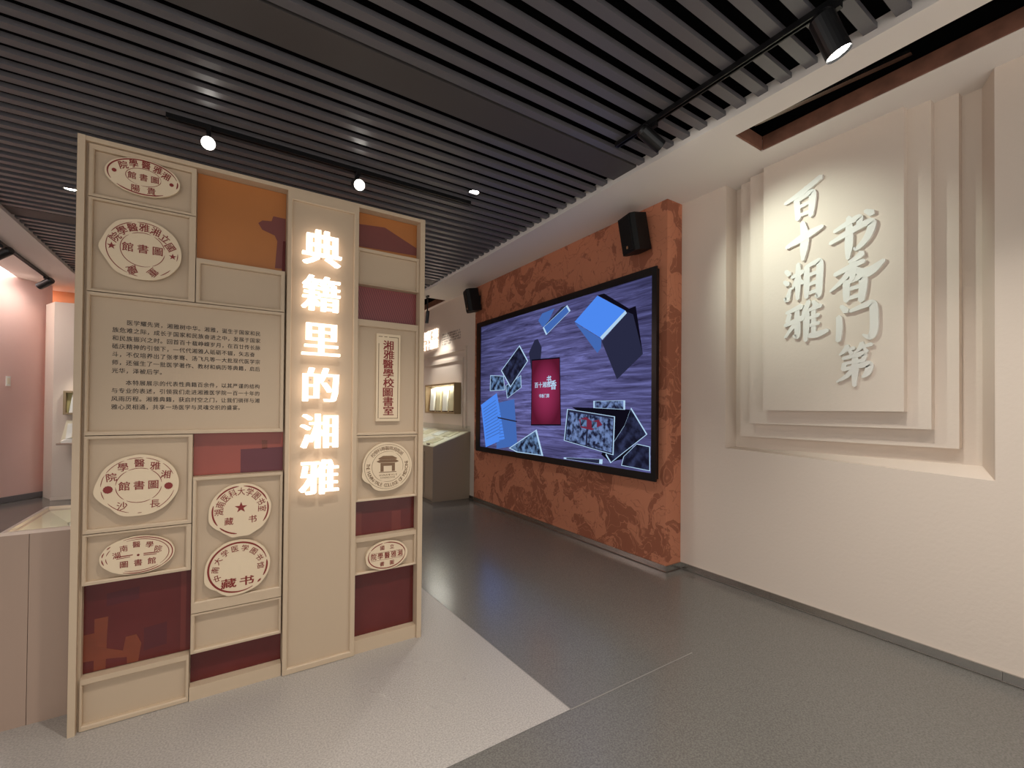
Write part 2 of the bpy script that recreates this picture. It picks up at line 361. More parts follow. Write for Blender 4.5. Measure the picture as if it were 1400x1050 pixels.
# brush calligraphy raised on the front slab
CH = {
 'bai': [[(.02,.60,.03),(.45,.74,.05),(.98,1.0,.045)], [(.60,.86,.04),(.52,.70,.03),(.36,.54,.02)],
         [(.34,.58,.05),(.36,.32,.05),(.38,.03,.045)], [(.36,.56,.035),(.66,.66,.045),(.76,.62,.06),(.75,.3,.055),(.72,.02,.04)],
         [(.40,.36,.03),(.70,.42,.035)], [(.38,.12,.03),(.72,.15,.035)]],
 'shi': [[(.02,.44,.03),(.5,.60,.065),(.98,.74,.03)], [(.46,.98,.04),(.52,.62,.07),(.50,.3,.065),(.47,.0,.025)]],
 'xiang': [[(.04,.86,.03),(.14,.76,.045)], [(.0,.58,.03),(.10,.50,.045)], [(.0,.12,.02),(.08,.10,.045),(.17,.38,.02)],
         [(.20,.66,.025),(.50,.76,.04)], [(.38,.98,.035),(.37,.5,.05),(.36,.06,.03)], [(.35,.62,.035),(.22,.36,.02)], [(.39,.58,.025),(.48,.46,.04)],
         [(.60,.86,.045),(.60,.46,.05),(.59,.06,.035)], [(.60,.86,.03),(.84,.93,.04),(.93,.88,.055),(.92,.45,.055),(.90,.08,.045),(.82,.06,.02)],
         [(.63,.62,.028),(.88,.67,.03)], [(.63,.38,.028),(.88,.43,.03)], [(.60,.15,.028),(.88,.20,.03)]],
 'ya': [[(.06,.78,.025),(.44,.90,.045)], [(.14,.74,.035),(.09,.54,.04)], [(.02,.46,.03),(.48,.60,.045)], [(.33,.86,.035),(.34,.40,.05),(.33,.14,.04),(.24,.16,.02)],
         [(.30,.50,.04),(.02,.14,.02)], [(.62,1.0,.035),(.54,.80,.04),(.46,.66,.02)], [(.56,.76,.045),(.56,.4,.05),(.54,.0,.03)], [(.72,.98,.025),(.80,.86,.045)],
         [(.56,.76,.025),(.90,.85,.035)], [(.57,.55,.025),(.85,.62,.03)], [(.57,.36,.025),(.85,.42,.03)], [(.56,.12,.03),(.80,.13,.05),(1.06,.20,.03)], [(.73,.84,.035),(.73,.14,.035)]],
 'shu': [[(.10,.74,.03),(.50,.90,.045),(.66,.90,.05),(.62,.68,.025)], [(.0,.46,.03),(.42,.62,.045),(.80,.74,.05),(.92,.68,.055),(.82,.38,.05),(.60,.16,.03),(.54,.20,.015)],
         [(.42,1.0,.035),(.43,.6,.055),(.42,.26,.055),(.40,-.04,.025)], [(.78,1.04,.03),(.92,.94,.05)]],
 'xiangg': [[(.66,1.02,.045),(.56,.94,.035),(.40,.88,.02)], [(.10,.66,.03),(.46,.78,.04),(.70,.84,.03)], [(.48,.90,.04),(.48,.7,.05),(.46,.48,.03)],
         [(.46,.74,.045),(.26,.5,.035),(.0,.30,.015)], [(.50,.72,.03),(.68,.58,.06),(.84,.60,.06),(1.08,.76,.025)],
         [(.34,.44,.045),(.34,.2,.045),(.34,.02,.035)], [(.35,.43,.03),(.60,.50,.04),(.68,.46,.055),(.67,.2,.05),(.64,-.02,.04)], [(.37,.27,.026),(.64,.31,.028)], [(.35,.07,.026),(.64,.11,.028)]],
 'men': [[(.16,1.0,.03),(.28,.84,.055)], [(.10,.70,.045),(.11,.36,.05),(.08,.02,.04)], [(.38,.82,.03),(.70,.92,.045),(.90,.94,.06),(.94,.6,.06),(.93,.2,.06),(.84,.04,.05),(.68,.12,.015)]],
 'di': [[(.32,1.02,.04),(.24,.9,.035),(.12,.80,.015)], [(.26,.90,.022),(.48,.96,.03)], [(.36,.90,.02),(.42,.82,.035)], [(.68,1.06,.04),(.62,.94,.035),(.52,.84,.015)], [(.62,.95,.022),(.90,1.02,.03)], [(.72,.94,.02),(.78,.84,.035)],
         [(.20,.70,.028),(.50,.76,.035),(.72,.78,.045),(.70,.60,.03)], [(.24,.56,.025),(.70,.62,.03)], [(.24,.56,.04),(.20,.40,.035)], [(.20,.40,.028),(.60,.48,.04),(.84,.50,.055),(.80,.30,.05),(.68,.18,.02)],
         [(.50,.84,.04),(.50,.4,.055),(.48,-.04,.03)], [(.48,.42,.045),(.28,.22,.035),(.04,.08,.015)]],
}
def calli(key, y_left, z_top, w, h):
    mb = MB()
    for k, st in enumerate(CH[key]):
        f3 = lambda u, v, dd: (3.65-dd, y_left-u*w, z_top-h+v*h)
        stroke(mb, [(u, v, q*1.62) for u, v, q in st], f3, .022-.0006*k, -.002)
    mb.build('calligraphy_character', M_CALLI, top_slab)
for key, y, z, w, h in (('bai', 1.735, 3.205, .255, .265), ('shi', 1.725, 2.915, .255, .285), ('xiang', 1.735, 2.612, .26, .285), ('ya', 1.735, 2.312, .275, .29),
                        ('shu', 1.425, 2.845, .265, .275), ('xiangg', 1.425, 2.57, .285, .31), ('men', 1.395, 2.235, .24, .245), ('di', 1.395, 1.945, .235, .26)):
    calli(key, y, z, w, h)

# terracotta media wall
fw_ = MB().box(XR, XB+.02, 2.678, 6.42, 0, Z_SOF+.09)
wall_media = tag(fw_.build('wall_media', M_TERRA), label='terracotta wall section with carved-looking scenes behind the video screen', kind='structure')
# far stretch of the right wall
fr = MB().box(XFAR, XB+.02, 6.42, 11.2, 0, Z_TOP)
wall_far = tag(fr.build('wall_far', M_WALL), kind='structure')
# back wall, orange and pink walls, cream pier at the far left
tag(MB().box(-7, XFAR, 10.75, 10.9, 0, Z_TOP).build('wall_back', M_PEACH), kind='structure')
pk = MB().hexa([(-5.6, 6.5, 0), (-2.46, 10.40, 0), (-2.38, 10.34, 0), (-5.5, 6.4, 0)][::-1], [(-5.6, 6.5, Z_TOP), (-2.46, 10.40, Z_TOP), (-2.38, 10.34, Z_TOP), (-5.5, 6.4, Z_TOP)][::-1])
wall_left = tag(pk.build('wall_left', M_PINK), kind='structure')
pr_ = MB().hexa([(-2.42, 10.2, 0), (-2.235, 9.82, 0), (-1.2, 9.72, 0), (-1.2, 10.74, 0)], [(-2.42, 10.2, 3.12), (-2.235, 9.82, 3.12), (-1.2, 9.72, 3.12), (-1.2, 10.74, 3.12)])
pier = tag(pr_.build('wall_pier', M_WALL), label='cream pier in front of the orange wall', kind='structure')

# skirtings
def skirt(name, segs, m, h=.06):
    root = None
    for (x0, x1, y0, y1) in segs:
        o = MB().box(x0, x1, y0, y1, .008, h).build(name, m)
        tag(o, kind='structure')
skirt('baseboard_right', [(XW-.014, XW-.001, -3.2, .592), (XW-.014, XW-.001, .594, 1.845), (XW-.014, XW-.001, 1.847, 2.677)], M_STEEL)
skirt('baseboard_media', [(XR-.014, XR-.001, 2.664, 6.42), (XR, XW-.015, 2.664, 2.677)], M_STEEL)
skirt('baseboard_far', [(XFAR-.016, XFAR-.001, 6.425, 6.59)], M_DARK, .05)
skirt('baseboard_pier', [(-2.22, -1.2, 9.69, 9.712)], M_WALL, .05)
bl = MB().hexa([(-5.5, 6.38, .005), (-2.365, 10.325, .005), (-2.345, 10.31, .005), (-5.48, 6.36, .005)], [(-5.5, 6.38, .09), (-2.365, 10.325, .09), (-2.345, 10.31, .09), (-5.48, 6.36, .09)])
tag(bl.build('baseboard_left', M_GREYTRIM), kind='structure')

# ceiling: dark void, slats, two flat panels, soffits
ce = MB().box(-7, XB+.14, -3.2, 11.2, Z_TOP, Z_TOP+.1)
ce.box(3.42, 3.44, -3.2, 11.2, 3.556, Z_TOP); ce.box(-7.1, XB+.14, -3.3, -3.2, Z_SLAT-.05, Z_TOP+.1); ce.box(-7.1, -7, -3.2, 11.2, Z_SLAT-.05, Z_TOP+.1)  # black liner stands in for shade; unseen end strips added to block light
ceiling = tag(ce.build('ceiling', M_VOID), kind='structure')
P_SL, W_SL, H_SL = .139, .062, .03
ys = []
y = 2.43
while y > -3.1: ys.append(y); y -= P_SL
y = 2.845
while y < 10.6:
    if not (6.47 < y < 6.84): ys.append(y)
    y += P_SL
first = None
for y in sorted(ys):
    if first is None:
        first = MB().box(XL+.001, XS-.001, y, y+W_SL, Z_SLAT, Z_SLAT+H_SL).build('slat', M_SLAT, ceiling)
    else:
        copy_part(first, 'slat', ((XL+XS)/2, y+W_SL/2, Z_SLAT+H_SL/2), ceiling)
for y0, y1 in ((2.515, 2.772), (6.54, 6.80)):
    MB().box(XL+.001, XS-.001, y0, y1, Z_SLAT, Z_SLAT+.03).build('flat_panel', M_BAND, ceiling)
sf = MB(); ZS2 = Z_SOF+.088
OX0, OX1 = 3.05, 3.405
sf.box(XS, OX0, -3.2, 11.2, Z_SOF, ZS2); sf.box(OX1, XB+.02, -3.2, 2.0, Z_SOF, ZS2); sf.box(OX1, XB+.02, 2.0, 11.2, Z_SOF, ZS2)
sf.box(OX0, OX1, 1.795, 7.48, Z_SOF, ZS2); sf.box(OX0, OX1, -3.2, -1.6, Z_SOF, ZS2)
sof = sf.build('soffit', M_SOFFIT, ceiling); sof['label'] = 'cream dropped soffit along the right wall'
MB().box(OX1-.012, OX1-.001, -1.6, 1.78, Z_SOF+.004, Z_SOF+.105).build('opening_lining', M_BROWN, ceiling)
MB().box(OX0, OX1-.012, 1.782, 1.794, Z_SOF+.004, Z_SOF+.105).build('opening_lining', M_BROWN, ceiling)
MB().hexa([(3.19, 1.75, Z_SOF+.11), (3.235, 1.75, Z_SOF+.11), (3.37, .9, Z_SOF+.13), (3.33, .9, Z_SOF+.13)], [(3.19, 1.75, Z_SOF+.13), (3.235, 1.75, Z_SOF+.13), (3.37, .9, Z_SOF+.15), (3.33, .9, Z_SOF+.15)]).build('hanger_rail', M_STEEL, ceiling)
MB().box(OX1-.012, OX1-.001, 7.49, 11.0, Z_SOF+.004, Z_SOF+.105).build('opening_lining', M_BROWN, ceiling)
sl = MB().box(-7, XL, -3.2, 8.2, Z_SOF, ZS2).box(-2.68, XL, 8.2, 10.75, Z_SOF, ZS2)
sl.build('soffit', M_SOFFIT, ceiling)['label'] = 'cream dropped soffit over the left side of the hall'
lt = MB().box(-7, -2.69, 8.21, 10.75, Z_SOF+.05, Z_SOF+.08)
lp = tag(lt.build('ceiling_light_panel', emit('ceiling_light_glow', (255, 246, 244), 9.0)), label='bright white ceiling light panel above the pink wall', cat='light')

# ================================================================== DISPLAY WALL (the panel with seals)
YP = 2.786
FP = on_panel(YP)
panel = tag(empty('display_wall', (.27, YP+.06, 0)), 'tall greige freestanding display wall with framed fields, seals and glowing characters', 'display wall')
MB().box(-.56, 1.10, 2.842, 2.925, 0.0, 2.73).build('back_board', M_BOARD, panel)
fr = MB()
fr.box(-.566, -.540, 2.768, 2.925, 0, 2.735); fr.box(1.076, 1.107, 2.768, 2.925, 0, 2.735)
fr.box(-.540, 1.076, 2.772, 2.925, 2.714, 2.735)
fr.build('outer_frame', M_BOARD, panel)
MB().box(-.123, .292, YP-.002, 2.842, 0, .070).build('base_rail', M_BOARD, panel)
MB().box(.687, 1.075, YP-.002, 2.842, 0, .083).build('base_rail', M_BOARD, panel)
# upright strips that close the columns
MB().box(-.540, -.530, 2.80, 2.842, 0, 2.714).build('groove_strip', M_BOARD_IN, panel)

def field(x0, x1, z0, z1, i, y=YP, dep=.022, name='framed_field'):
    """framed tile: flat border, chamfered inner edge and recessed field; i = inner rectangle"""
    mb = MB(); ix0, ix1, iz0, iz1 = i; g = .002; c = .005
    x0 += g; x1 -= g; z0 += g; z1 -= g
    R = lambda a, b, q, w, yy: [(a, yy, q), (b, yy, q), (b, yy, w), (a, yy, w)]
    vs = R(x0, x1, z0, z1, 2.842)+R(x0, x1, z0, z1, y)+R(ix0-c, ix1+c, iz0-c, iz1+c, y)+R(ix0, ix1, iz0, iz1, y+.004)+R(ix0, ix1, iz0, iz1, y+dep)
    fs = []
    for k in range(4):
        for j in range(4): fs.append((k*4+j, k*4+(j+1) % 4, k*4+4+(j+1) % 4, k*4+4+j))
    mb.add(vs, fs); mb.add(R(ix0, ix1, iz0, iz1, y+dep), [(0, 1, 2, 3)], 1)
    return mb.build(name, [M_BOARD, M_BOARD_IN], panel)
F = {}
F['A1'] = field(-.532, -.122, 2.466, 2.713, (-.512, -.145, 2.484, 2.688))
F['A2'] = field(-.532, -.122, 2.026, 2.466, (-.515, -.152, 2.042, 2.454))
F['B2'] = field(-.122, .288, 2.026, 2.258, (-.102, .266, 2.042, 2.232))
F['AB'] = field(-.532, .288, 1.356, 2.026, (-.519, .27, 1.376, 2.008))
F['A3'] = field(-.532, -.122, .902, 1.356, (-.516, -.141, .922, 1.338))
F['A4'] = field(-.532, -.122, .665, .902, (-.516, -.146, .683, .888))
F['A5'] = field(-.532, -.124, .002, .242, (-.522, -.138, .026, .211))
F['B3'] = field(-.122, .290, .440, 1.136, (-.104, .276, .497, 1.114))
F['B4'] = field(-.122, .290, .235, .440, (-.104, .278, .252, .424))
F['C'] = field(.294, .685, .002, 2.722, (.320, .656, .036, 2.665), y=2.768, dep=.016, name='title_column')
F['D1'] = field(.686, 1.076, 2.252, 2.478, (.694, 1.062, 2.262, 2.458))
F['D2'] = field(.686, 1.076, 1.325, 2.040, (.697, 1.061, 1.342, 1.998))
F['D3'] = field(.686, 1.076, .920, 1.325, (.697, 1.061, .934, 1.308))
F['D4'] = field(.686, 1.076, .475, .703, (.695, 1.062, .488, .670))

YR = 2.836
def red(x0, x1, z0, z1, m, label):
    o = MB().box(x0, x1, YR, 2.842, z0, z1).build('printed_board', m, panel); o['label'] = label; return o
FR = on_panel(YR)
def art(parent, name, m, polys, d=.0008):
    mb = MB()
    for p in polys: mb.prism(p, FR, d, -.001)
    return mb.build(name, m, parent)
r = red(-.121, .293, 2.259, 2.713, M_ORANGE, 'orange printed board with a plum roof bracket at its edge')
art(r, 'bracket_print', M_PLUM, [[(.155, 2.516), (.175, 2.535), (.22, 2.541), (.228, 2.571), (.291, 2.571), (.291, 2.443), (.282, 2.283), (.24, 2.28), (.25, 2.434), (.237, 2.464), (.175, 2.483)]])
art(r, 'edge_print', M_RED, [[(.279, 2.44), (.2925, 2.443), (.2925, 2.262), (.274, 2.262)]], .0014)
r = red(-.121, .293, 1.137, 1.355, M_RED2, 'brick red printed board with a purple block')
art(r, 'block_print', M_PURPLE, [[(.087, 1.264), (.292, 1.27), (.292, 1.138), (.088, 1.138)]])
art(r, 'orange_print', M_RUST, [[(.187, 1.311), (.214, 1.31), (.215, 1.265), (.188, 1.263)]])
r = red(-.539, -.123, .243, .664, M_RED, 'maroon printed board with rust coloured timber beams')
art(r, 'beam_print', M_RUST, [[(-.492, .489), (-.443, .491), (-.446, .422), (-.45, .246), (-.492, .246)]])
art(r, 'beam_print', M_RUST, [[(-.538, .421), (-.487, .424), (-.487, .36), (-.388, .313), (-.378, .376), (-.338, .379), (-.319, .331), (-.330, .246), (-.372, .246), (-.373, .278), (-.451, .292), (-.538, .299)]], .0014)
art(r, 'panel_print', mat('maroon_shade_print', (84, 32, 36), .25), [[(-.45, .60), (-.33, .61), (-.33, .55), (-.45, .54)], [(-.31, .40), (-.22, .41), (-.22, .30), (-.31, .29)]])
art(r, 'post_print', mat('maroon_tint_print', (108, 46, 40), .25), [[(-.165, .66), (-.143, .66), (-.143, .25), (-.165, .25)]])
red(-.121, .293, .071, .236, M_RED, 'low maroon printed board above the base rail')
r = red(.687, 1.075, 2.479, 2.713, M_ORANGE, 'orange printed board with a sloping plum roof')
art(r, 'roof_print', M_PLUM, [[(.688, 2.637), (.86, 2.652), (1.074, 2.562), (1.074, 2.511), (.688, 2.499)]])
r = red(.687, 1.075, 2.041, 2.252, M_MAUVE, 'mauve printed board of fine roof tile lines')
def clipx(p0, p1):
    return p0, p1
tl = MB()
for k in range(34):
    x = .60+k*.0145; x2 = x+.075
    lo, hi = max(0, (.689-x)/(x2-x)), min(1, (1.073-x)/(x2-x))
    if lo >= hi: continue
    q = lambda t: (x+(x2-x)*t, 2.246-(2.246-2.043)*t)
    (xa, za), (xb, zb) = q(lo), q(hi)
    tl.prism([(xa, za), (min(xa+.005, 1.0745), za), (min(xb+.005, 1.0745), zb), (xb, zb)], FR, .0007, 0)
tl.build('tile_lines', M_MAUVE_D, r)
r = red(.687, 1.075, .703, .920, M_RED, 'maroon printed board with faint columns below the round brown seal')
art(r, 'column_print', mat('maroon_tint_print', (108, 46, 40), .25), [[(.925, .83), (.985, .83), (.985, .704), (.925, .704)], [(.69, .85), (.735, .85), (.735, .704), (.69, .704)]])
red(.687, 1.075, .084, .475, M_RED, 'large maroon printed board at the foot of the right column')

# ---- glowing title, one raised letter per character
DXS = (-.032, -.016, 0, .016, .032)
for k, ch in enumerate('典籍里的湘雅'):
    zc = 2.414-k*.2635
    mb = MB(); vs, fs = glyph(ch, 0)
    for j, dx in enumerate(DXS):
        for yy in (2.738+.0005*j,):
            mb.add([(.474+(x+dx)*.215, yy, zc+y_*.215) for x, y_ in vs], fs)
        # sides and back
        mb.add([(.474+(x+dx)*.215, 2.765-.0005*j, zc+y_*.215) for x, y_ in vs], fs)
    # side walls from boundary edges
    from collections import Counter
    ec = Counter(); ed = {}
    for f in fs:
        for i in range(len(f)):
            e = (f[i], f[(i+1) % len(f)]); key = tuple(sorted(e)); ec[key] += 1; ed[key] = e
    for dx in DXS:
        for key, n in ec.items():
            if n == 1:
                p, q = vs[ed[key][0]], vs[ed[key][1]]
                P_ = lambda s_, yy: (.474+(s_[0]+dx)*.215, yy, zc+s_[1]*.215)
                mb.add([P_(p, 2.738), P_(q, 2.738), P_(q, 2.765), P_(p, 2.765)], [(0, 1, 2, 3)])
    o = mb.build('title_letter', M_LETTER, panel, fix=False)
    pins = MB()
    for dx, dz in ((-.05, .03), (.05, .03), (0, -.05)):
        pins.cyl((.474+dx, 2.764, zc+dz), (.474+dx, 2.784, zc+dz), .004, n=6)
    pins.build('stand_off_pins', M_STEEL, o)

# ---- seals
rng = random.Random(7)
def seal(cx, cz, rx, rz, ink, bumps, rings, texts, label, extra=None):
    YF = 2.781; fS = on_panel(YF)
    n = 72; pts = []
    for i in range(n):
        t = 2*math.pi*i/n; r = 1.0
        for bt, bw, bh in bumps:
            dd = (t-bt+math.pi) % (2*math.pi)-math.pi; r += 1.5*bh*math.exp(-(dd/bw)**2)
        r += .004*math.sin(7*t+cx*9)+.003*math.sin(13*t)
        pts.append((cx+rx*r*math.cos(t), cz+rz*r*math.sin(t)))
    o = MB().prism(pts, fS, 0, -.014).build('seal_plaque', M_PLAQUE, panel); o['label'] = label
    mb = MB()
    for fr_, wd, arcs in rings:
        for t0, t1 in arcs:
            t0, t1 = math.radians(t0), math.radians(t1); m_ = max(3, int((t1-t0)/.09)); L = []
            for i in range(m_+1):
                t = t0+(t1-t0)*i/m_; e = min(1, 4*min(i, m_-i)/m_+.35); h = wd*e
                L.append((t, h))
            vs = []
            for t, h in L:
                vs.append(fS(cx+rx*fr_*math.cos(t)+h*.5*math.cos(t), cz+rz*fr_*math.sin(t)+h*.5*math.sin(t), .0006))
                vs.append(fS(cx+rx*fr_*math.cos(t)-h*.5*math.cos(t), cz+rz*fr_*math.sin(t)-h*.5*math.sin(t), .0006))
            mb.add(vs, [(2*i, 2*i+2, 2*i+3, 2*i+1) for i in range(m_)])
    if mb.v: mb.build('seal_ring', ink, o)
    mb = MB()
    for tx in texts:
        if tx[0] == 'arc':
            _, s, fr_, t0, t1, size, rotf, off = tx
            for i, ch in enumerate(s):
                t = math.radians(t0+(t1-t0)*(i/(len(s)-1) if len(s) > 1 else .5))
                rot = (t-math.pi/2 if t1 < t0 else t+math.pi/2)*rotf
                put_glyph(mb, ch, fS, cx+rx*fr_*math.cos(t), cz+rz*fr_*math.sin(t), size[0], size[1], .0008, rot, off)
        elif tx[0] == 'row':
            _, s, x, z, pitch, size, off = tx
            for i, ch in enumerate(s): put_glyph(mb, ch, fS, cx+x+(i-(len(s)-1)/2)*pitch, cz+z, size[0], size[1], .0008, 0, off)
        elif tx[0] == 'star':
            _, x, z, r = tx; P5 = []
            for i in range(10):
                q = r if i % 2 == 0 else r*.4; t = math.pi/2+i*math.pi/5; P5.append((cx+x+q*math.cos(t), cz+z+q*math.sin(t)))
            mb.add([fS(cx+x, cz+z, .0008)]+[fS(u, v, .0008) for u, v in P5], [(0, i+1, (i+1) % 10+1) for i in range(10)])
        elif tx[0] == 'rosette':
            _, x, z, r, k = tx
            for i in range(12):
                t = 2*math.pi*i/12; q = r*.62
                P6 = [(cx+x+q*math.cos(t)+r*.3*math.cos(a_*math.pi/3), cz+z+q*math.sin(t)+r*.3*math.sin(a_*math.pi/3)) for a_ in range(6)]
                mb.add([fS(u, v, .0008+.00002*i) for u, v in P6], [tuple(range(6))])
            P6 = [(cx+x+r*k*math.cos(a_*math.pi/5), cz+z+r*k*math.sin(a_*math.pi/5)) for a_ in range(10)]
            mb.add([fS(u, v, .0012) for u, v in P6], [tuple(range(10))])
        elif tx[0] == 'poly':
            mb.add([fS(cx+u, cz+v, tx[2] if len(tx) > 2 else .0008) for u, v in tx[1]], [tuple(range(len(tx[1])))])
    mb.build('seal_lettering', ink, o, fix=False)
    return o
S_ = lambda a, b=None: (a, b or a)
seal(-.333, 2.603, .142, .088, M_INK, [], [(.93, .006, ((-15, 8), (14, 205), (222, 305))), (.47, .0025, ((0, 250), (262, 360)))],
     [('arc', '院學醫雅湘', .70, 140, 30, S_(.036, .038), .35, .02), ('row', '館書圖', 0, 0, .043, S_(.034, .036), .015), ('row', '陽貴', 0, -.058, .06, S_(.036), .015),
      ('rosette', -.108, .006, .010, .5), ('rosette', .108, -.006, .010, .5)], 'oval seal plaque with dark red lettering, topmost on the display wall')
seal(-.331, 2.252, .150, .146, M_INK, [(math.radians(185), .22, .05), (math.radians(128), .2, .03), (math.radians(230), .3, .03)],
     [(.90, .0035, ((60, 100), (108, 150), (158, 245), (250, 262), (300, 322), (-14, 2))), (.56, .003, ((10, 60), (70, 120), (130, 290), (295, 352)))],
     [('arc', '院學醫雅湘立國', .74, 158, 18, S_(.042), .75, .015), ('row', '館書圖', 0, .004, .056, S_(.045), .015), ('arc', '慶重', .76, 250, 290, S_(.042), .6, .015),
      ('star', -.115, -.002, .018), ('star', .115, -.012, .016)], 'round seal plaque with two stars and dark red lettering, upper left')
seal(-.331, 1.114, .154, .147, M_INK, [(math.radians(190), .25, .05), (math.radians(226), .14, -.03), (math.radians(248), .2, .02)],
     [(.90, .0028, ((20, 50), (55, 80), (84, 110), (114, 150), (155, 178), (188, 205), (215, 255), (268, 275), (300, 345))), (.56, .0028, ((6, 60), (66, 118), (122, 176), (182, 230), (238, 300), (306, 352)))],
     [('arc', '院學醫雅湘', .73, 155, 25, S_(.042), .1, .012), ('row', '館書圖', 0, 0, .054, S_(.045), .015), ('arc', '沙長', .75, 238, 302, S_(.042), 0, .006),
      ('rosette', -.113, -.012, .020, .75), ('rosette', .113, -.012, .019, .45)], 'round seal plaque with two red rosettes, middle left')
seal(-.33, .779, .140, .090, M_INK, [], [(.94, .0045, ((-50, 115), (140, 150), (160, 175), (182, 200), (245, 315))), (.84, .003, ((-45, 112), (150, 170), (180, 200), (245, 310)))],
     [('arc', '湖南醫學院', .58, 168, 22, S_(.032), .1, .008), ('row', '圖書館', 0, -.036, .052, S_(.034), .012), ('rosette', 0, .0, .006, .6),
      ('poly', [(-.085, .004), (-.02, .006), (-.02, .002), (-.085, -.001)]), ('poly', [(-.08, -.006), (-.03, -.002), (-.03, -.005), (-.08, -.009)]),
      ('poly', [(.02, .006), (.08, .004), (.08, .000), (.02, .002)]), ('poly', [(.02, -.002), (.07, -.004), (.07, -.007), (.02, -.006)])], 'flat oval seal plaque with a double red border, lower left')
seal(.091, .947, .141, .140, M_INK, [(math.radians(200), .3, .04), (math.radians(255), .15, .03), (math.radians(285), .15, .02), (math.radians(228), .1, -.02)],
     [(.90, .0075, ((-35, 15), (20, 85), (95, 150), (165, 215), (222, 262)))],
     [('arc', '湖南医科大学图书室', .70, 182, -2, (.036, .044), 1.0, .008), ('star', 0, .012, .030), ('row', '藏书', 0, -.055, .108, S_(.042), .012)], 'round seal plaque with a solid red star')
seal(.083, .644, .148, .144, M_INK, [(math.radians(205), .3, .05), (math.radians(250), .2, .03), (math.radians(228), .1, -.02)],
     [(.90, .009, ((-30, 8), (14, 300), (312, 322)))],
     [('arc', '中南大学医学图书馆', .70, 205, -5, S_(.036), .9, .01), ('row', '藏书', -.002, -.078, .082, (.072, .052), .02)], 'round seal plaque with a thick red ring and bold characters')
gate = [('poly', [(-.062, .052), (-.03, .068), (.03, .066), (.062, .050), (.050, .044), (-.050, .045)]), ('poly', [(-.072, .034), (-.05, .044), (.05, .043), (.072, .030), (.055, .024), (-.055, .026)]),
        ('poly', [(-.046, .024), (.046, .022), (.046, .004), (-.046, .005)]), ('poly', [(-.046, .005), (-.026, .005), (-.026, -.030), (-.046, -.030)]), ('poly', [(.026, .004), (.046, .004), (.046, -.030), (.026, -.030)]),
        ('poly', [(-.055, -.032), (.055, -.033), (.055, -.037), (-.055, -.036)])]
seal(.879, 1.127, .157, .151, M_INK_B, [(math.radians(205), .2, .05), (math.radians(245), .2, .03), (math.radians(226), .1, -.03)],
     [(.92, .0022, ((0, 300), (305, 360))), (.63, .0022, ((-20, 60), (68, 250), (255, 330)))],
     gate+[('arc', '校學科專醫雅湘南湖', .77, 140, 45, S_(.028), .9, .0), ('arc', 'THE HUNAN-YALE COLLEGE OF MEDICINE', .77, 172, 372, (.026, .030), 1.0, .012),
      ('row', 'HUNAN', -.02, -.052, .014, S_(.016), .01), ('row', 'YALE', .035, -.052, .014, S_(.016), .01), ('row', 'CHANGSHA', 0, -.068, .012, S_(.015), .01)],
     'round seal plaque with a brown gatehouse drawing and ring of lettering')
seal(.881, .570, .132, .090, M_INK, [(math.radians(215), .3, .03)], [(.88, .006, ((0, 100), (104, 150), (154, 360)))],
     [('row', '國立', -.0, .050, .062, S_(.030), .015), ('row', '院學醫雅湘', 0, 0, .042, (.036, .042), .016), ('row', '書圖', .0, -.050, .062, S_(.030), .015),
      ('poly', [(-.10, .022), (.10, .022), (.10, .0205), (-.10, .0205)]), ('poly', [(-.10, -.024), (.10, -.024), (.10, -.0255), (-.10, -.0255)])], 'small oval seal plaque with two ruled lines, lower right column')

# ---- upright name tablet
fT = on_panel(2.789)
tb = MB().box(.803, .955, 2.789, 2.8085, 1.412, 1.962).build('name_tablet', M_PLAQUE, panel); tb['label'] = 'upright cream tablet with eight red brush characters'
mb = MB()
for (u0, u1, v0, v1) in ((.815, .819, 1.43, 1.90), (.939, .943, 1.43, 1.945), (.815, .84, 1.942, 1.946), (.85, .87, 1.942, 1.946), (.88, .943, 1.942, 1.946), (.825, .943, 1.428, 1.432)):
    mb.add([fT(u0, v0, .0006), fT(u1, v0, .0006), fT(u1, v1, .0006), fT(u0, v1, .0006)], [(0, 1, 2, 3)])
mb.build('tablet_border', M_INK_B, tb)
mb = MB()
for i, ch in enumerate('湘雅醫學校圖書室'):
    put_glyph(mb, ch, fT, .879+.003*math.sin(i*2.1), 1.892-i*.0592, .072, .062, .0008, .0, .022)
mb.build('tablet_lettering', M_INK, tb, fix=False)

# ---- introduction text
LINES = ['\u3000\u3000医学耀先贤，湘雅树中华。湘雅，诞生于国家和民', '族危难之际，成长于国家和民族奋进之中，发展于国家', '和民族振兴之时。回首百十载峥嵘岁月，在百廿传长脉',
         '砥庆精神的引领下，一代代湘雅人砥砺不辍，矢志奋', '斗，不仅培养出了张孝骞、汤飞凡等一大批现代医学宗', '师，还催生了一批医学著作、教材和病历等典籍，启后', '光华，泽被后学。',
         '\u3000\u3000本特展展示的代表性典籍百余件，以其严谨的结构', '与专业的表述，引领我们走进湘雅医学院一百一十年的', '风雨历程。湘雅典籍，获启时空之门，让我们徜徉与湘', '雅心灵相通，共享一场医学与灵魂交织的盛宴。']
fX = on_panel(YP+.022)
mb = MB(); z = 1.897
for i, ln in enumerate(LINES):
    if i == 7: z -= .018
    for j, ch in enumerate(ln): put_glyph(mb, ch, fX, -.430+j*.02565, z, .0245, .0265, .0006, 0, .012)
    z -= .0388
t_ = mb.build('introduction_text', M_TEXT, F['AB'], fix=False); t_['label'] = 'two paragraphs of small dark printed text'

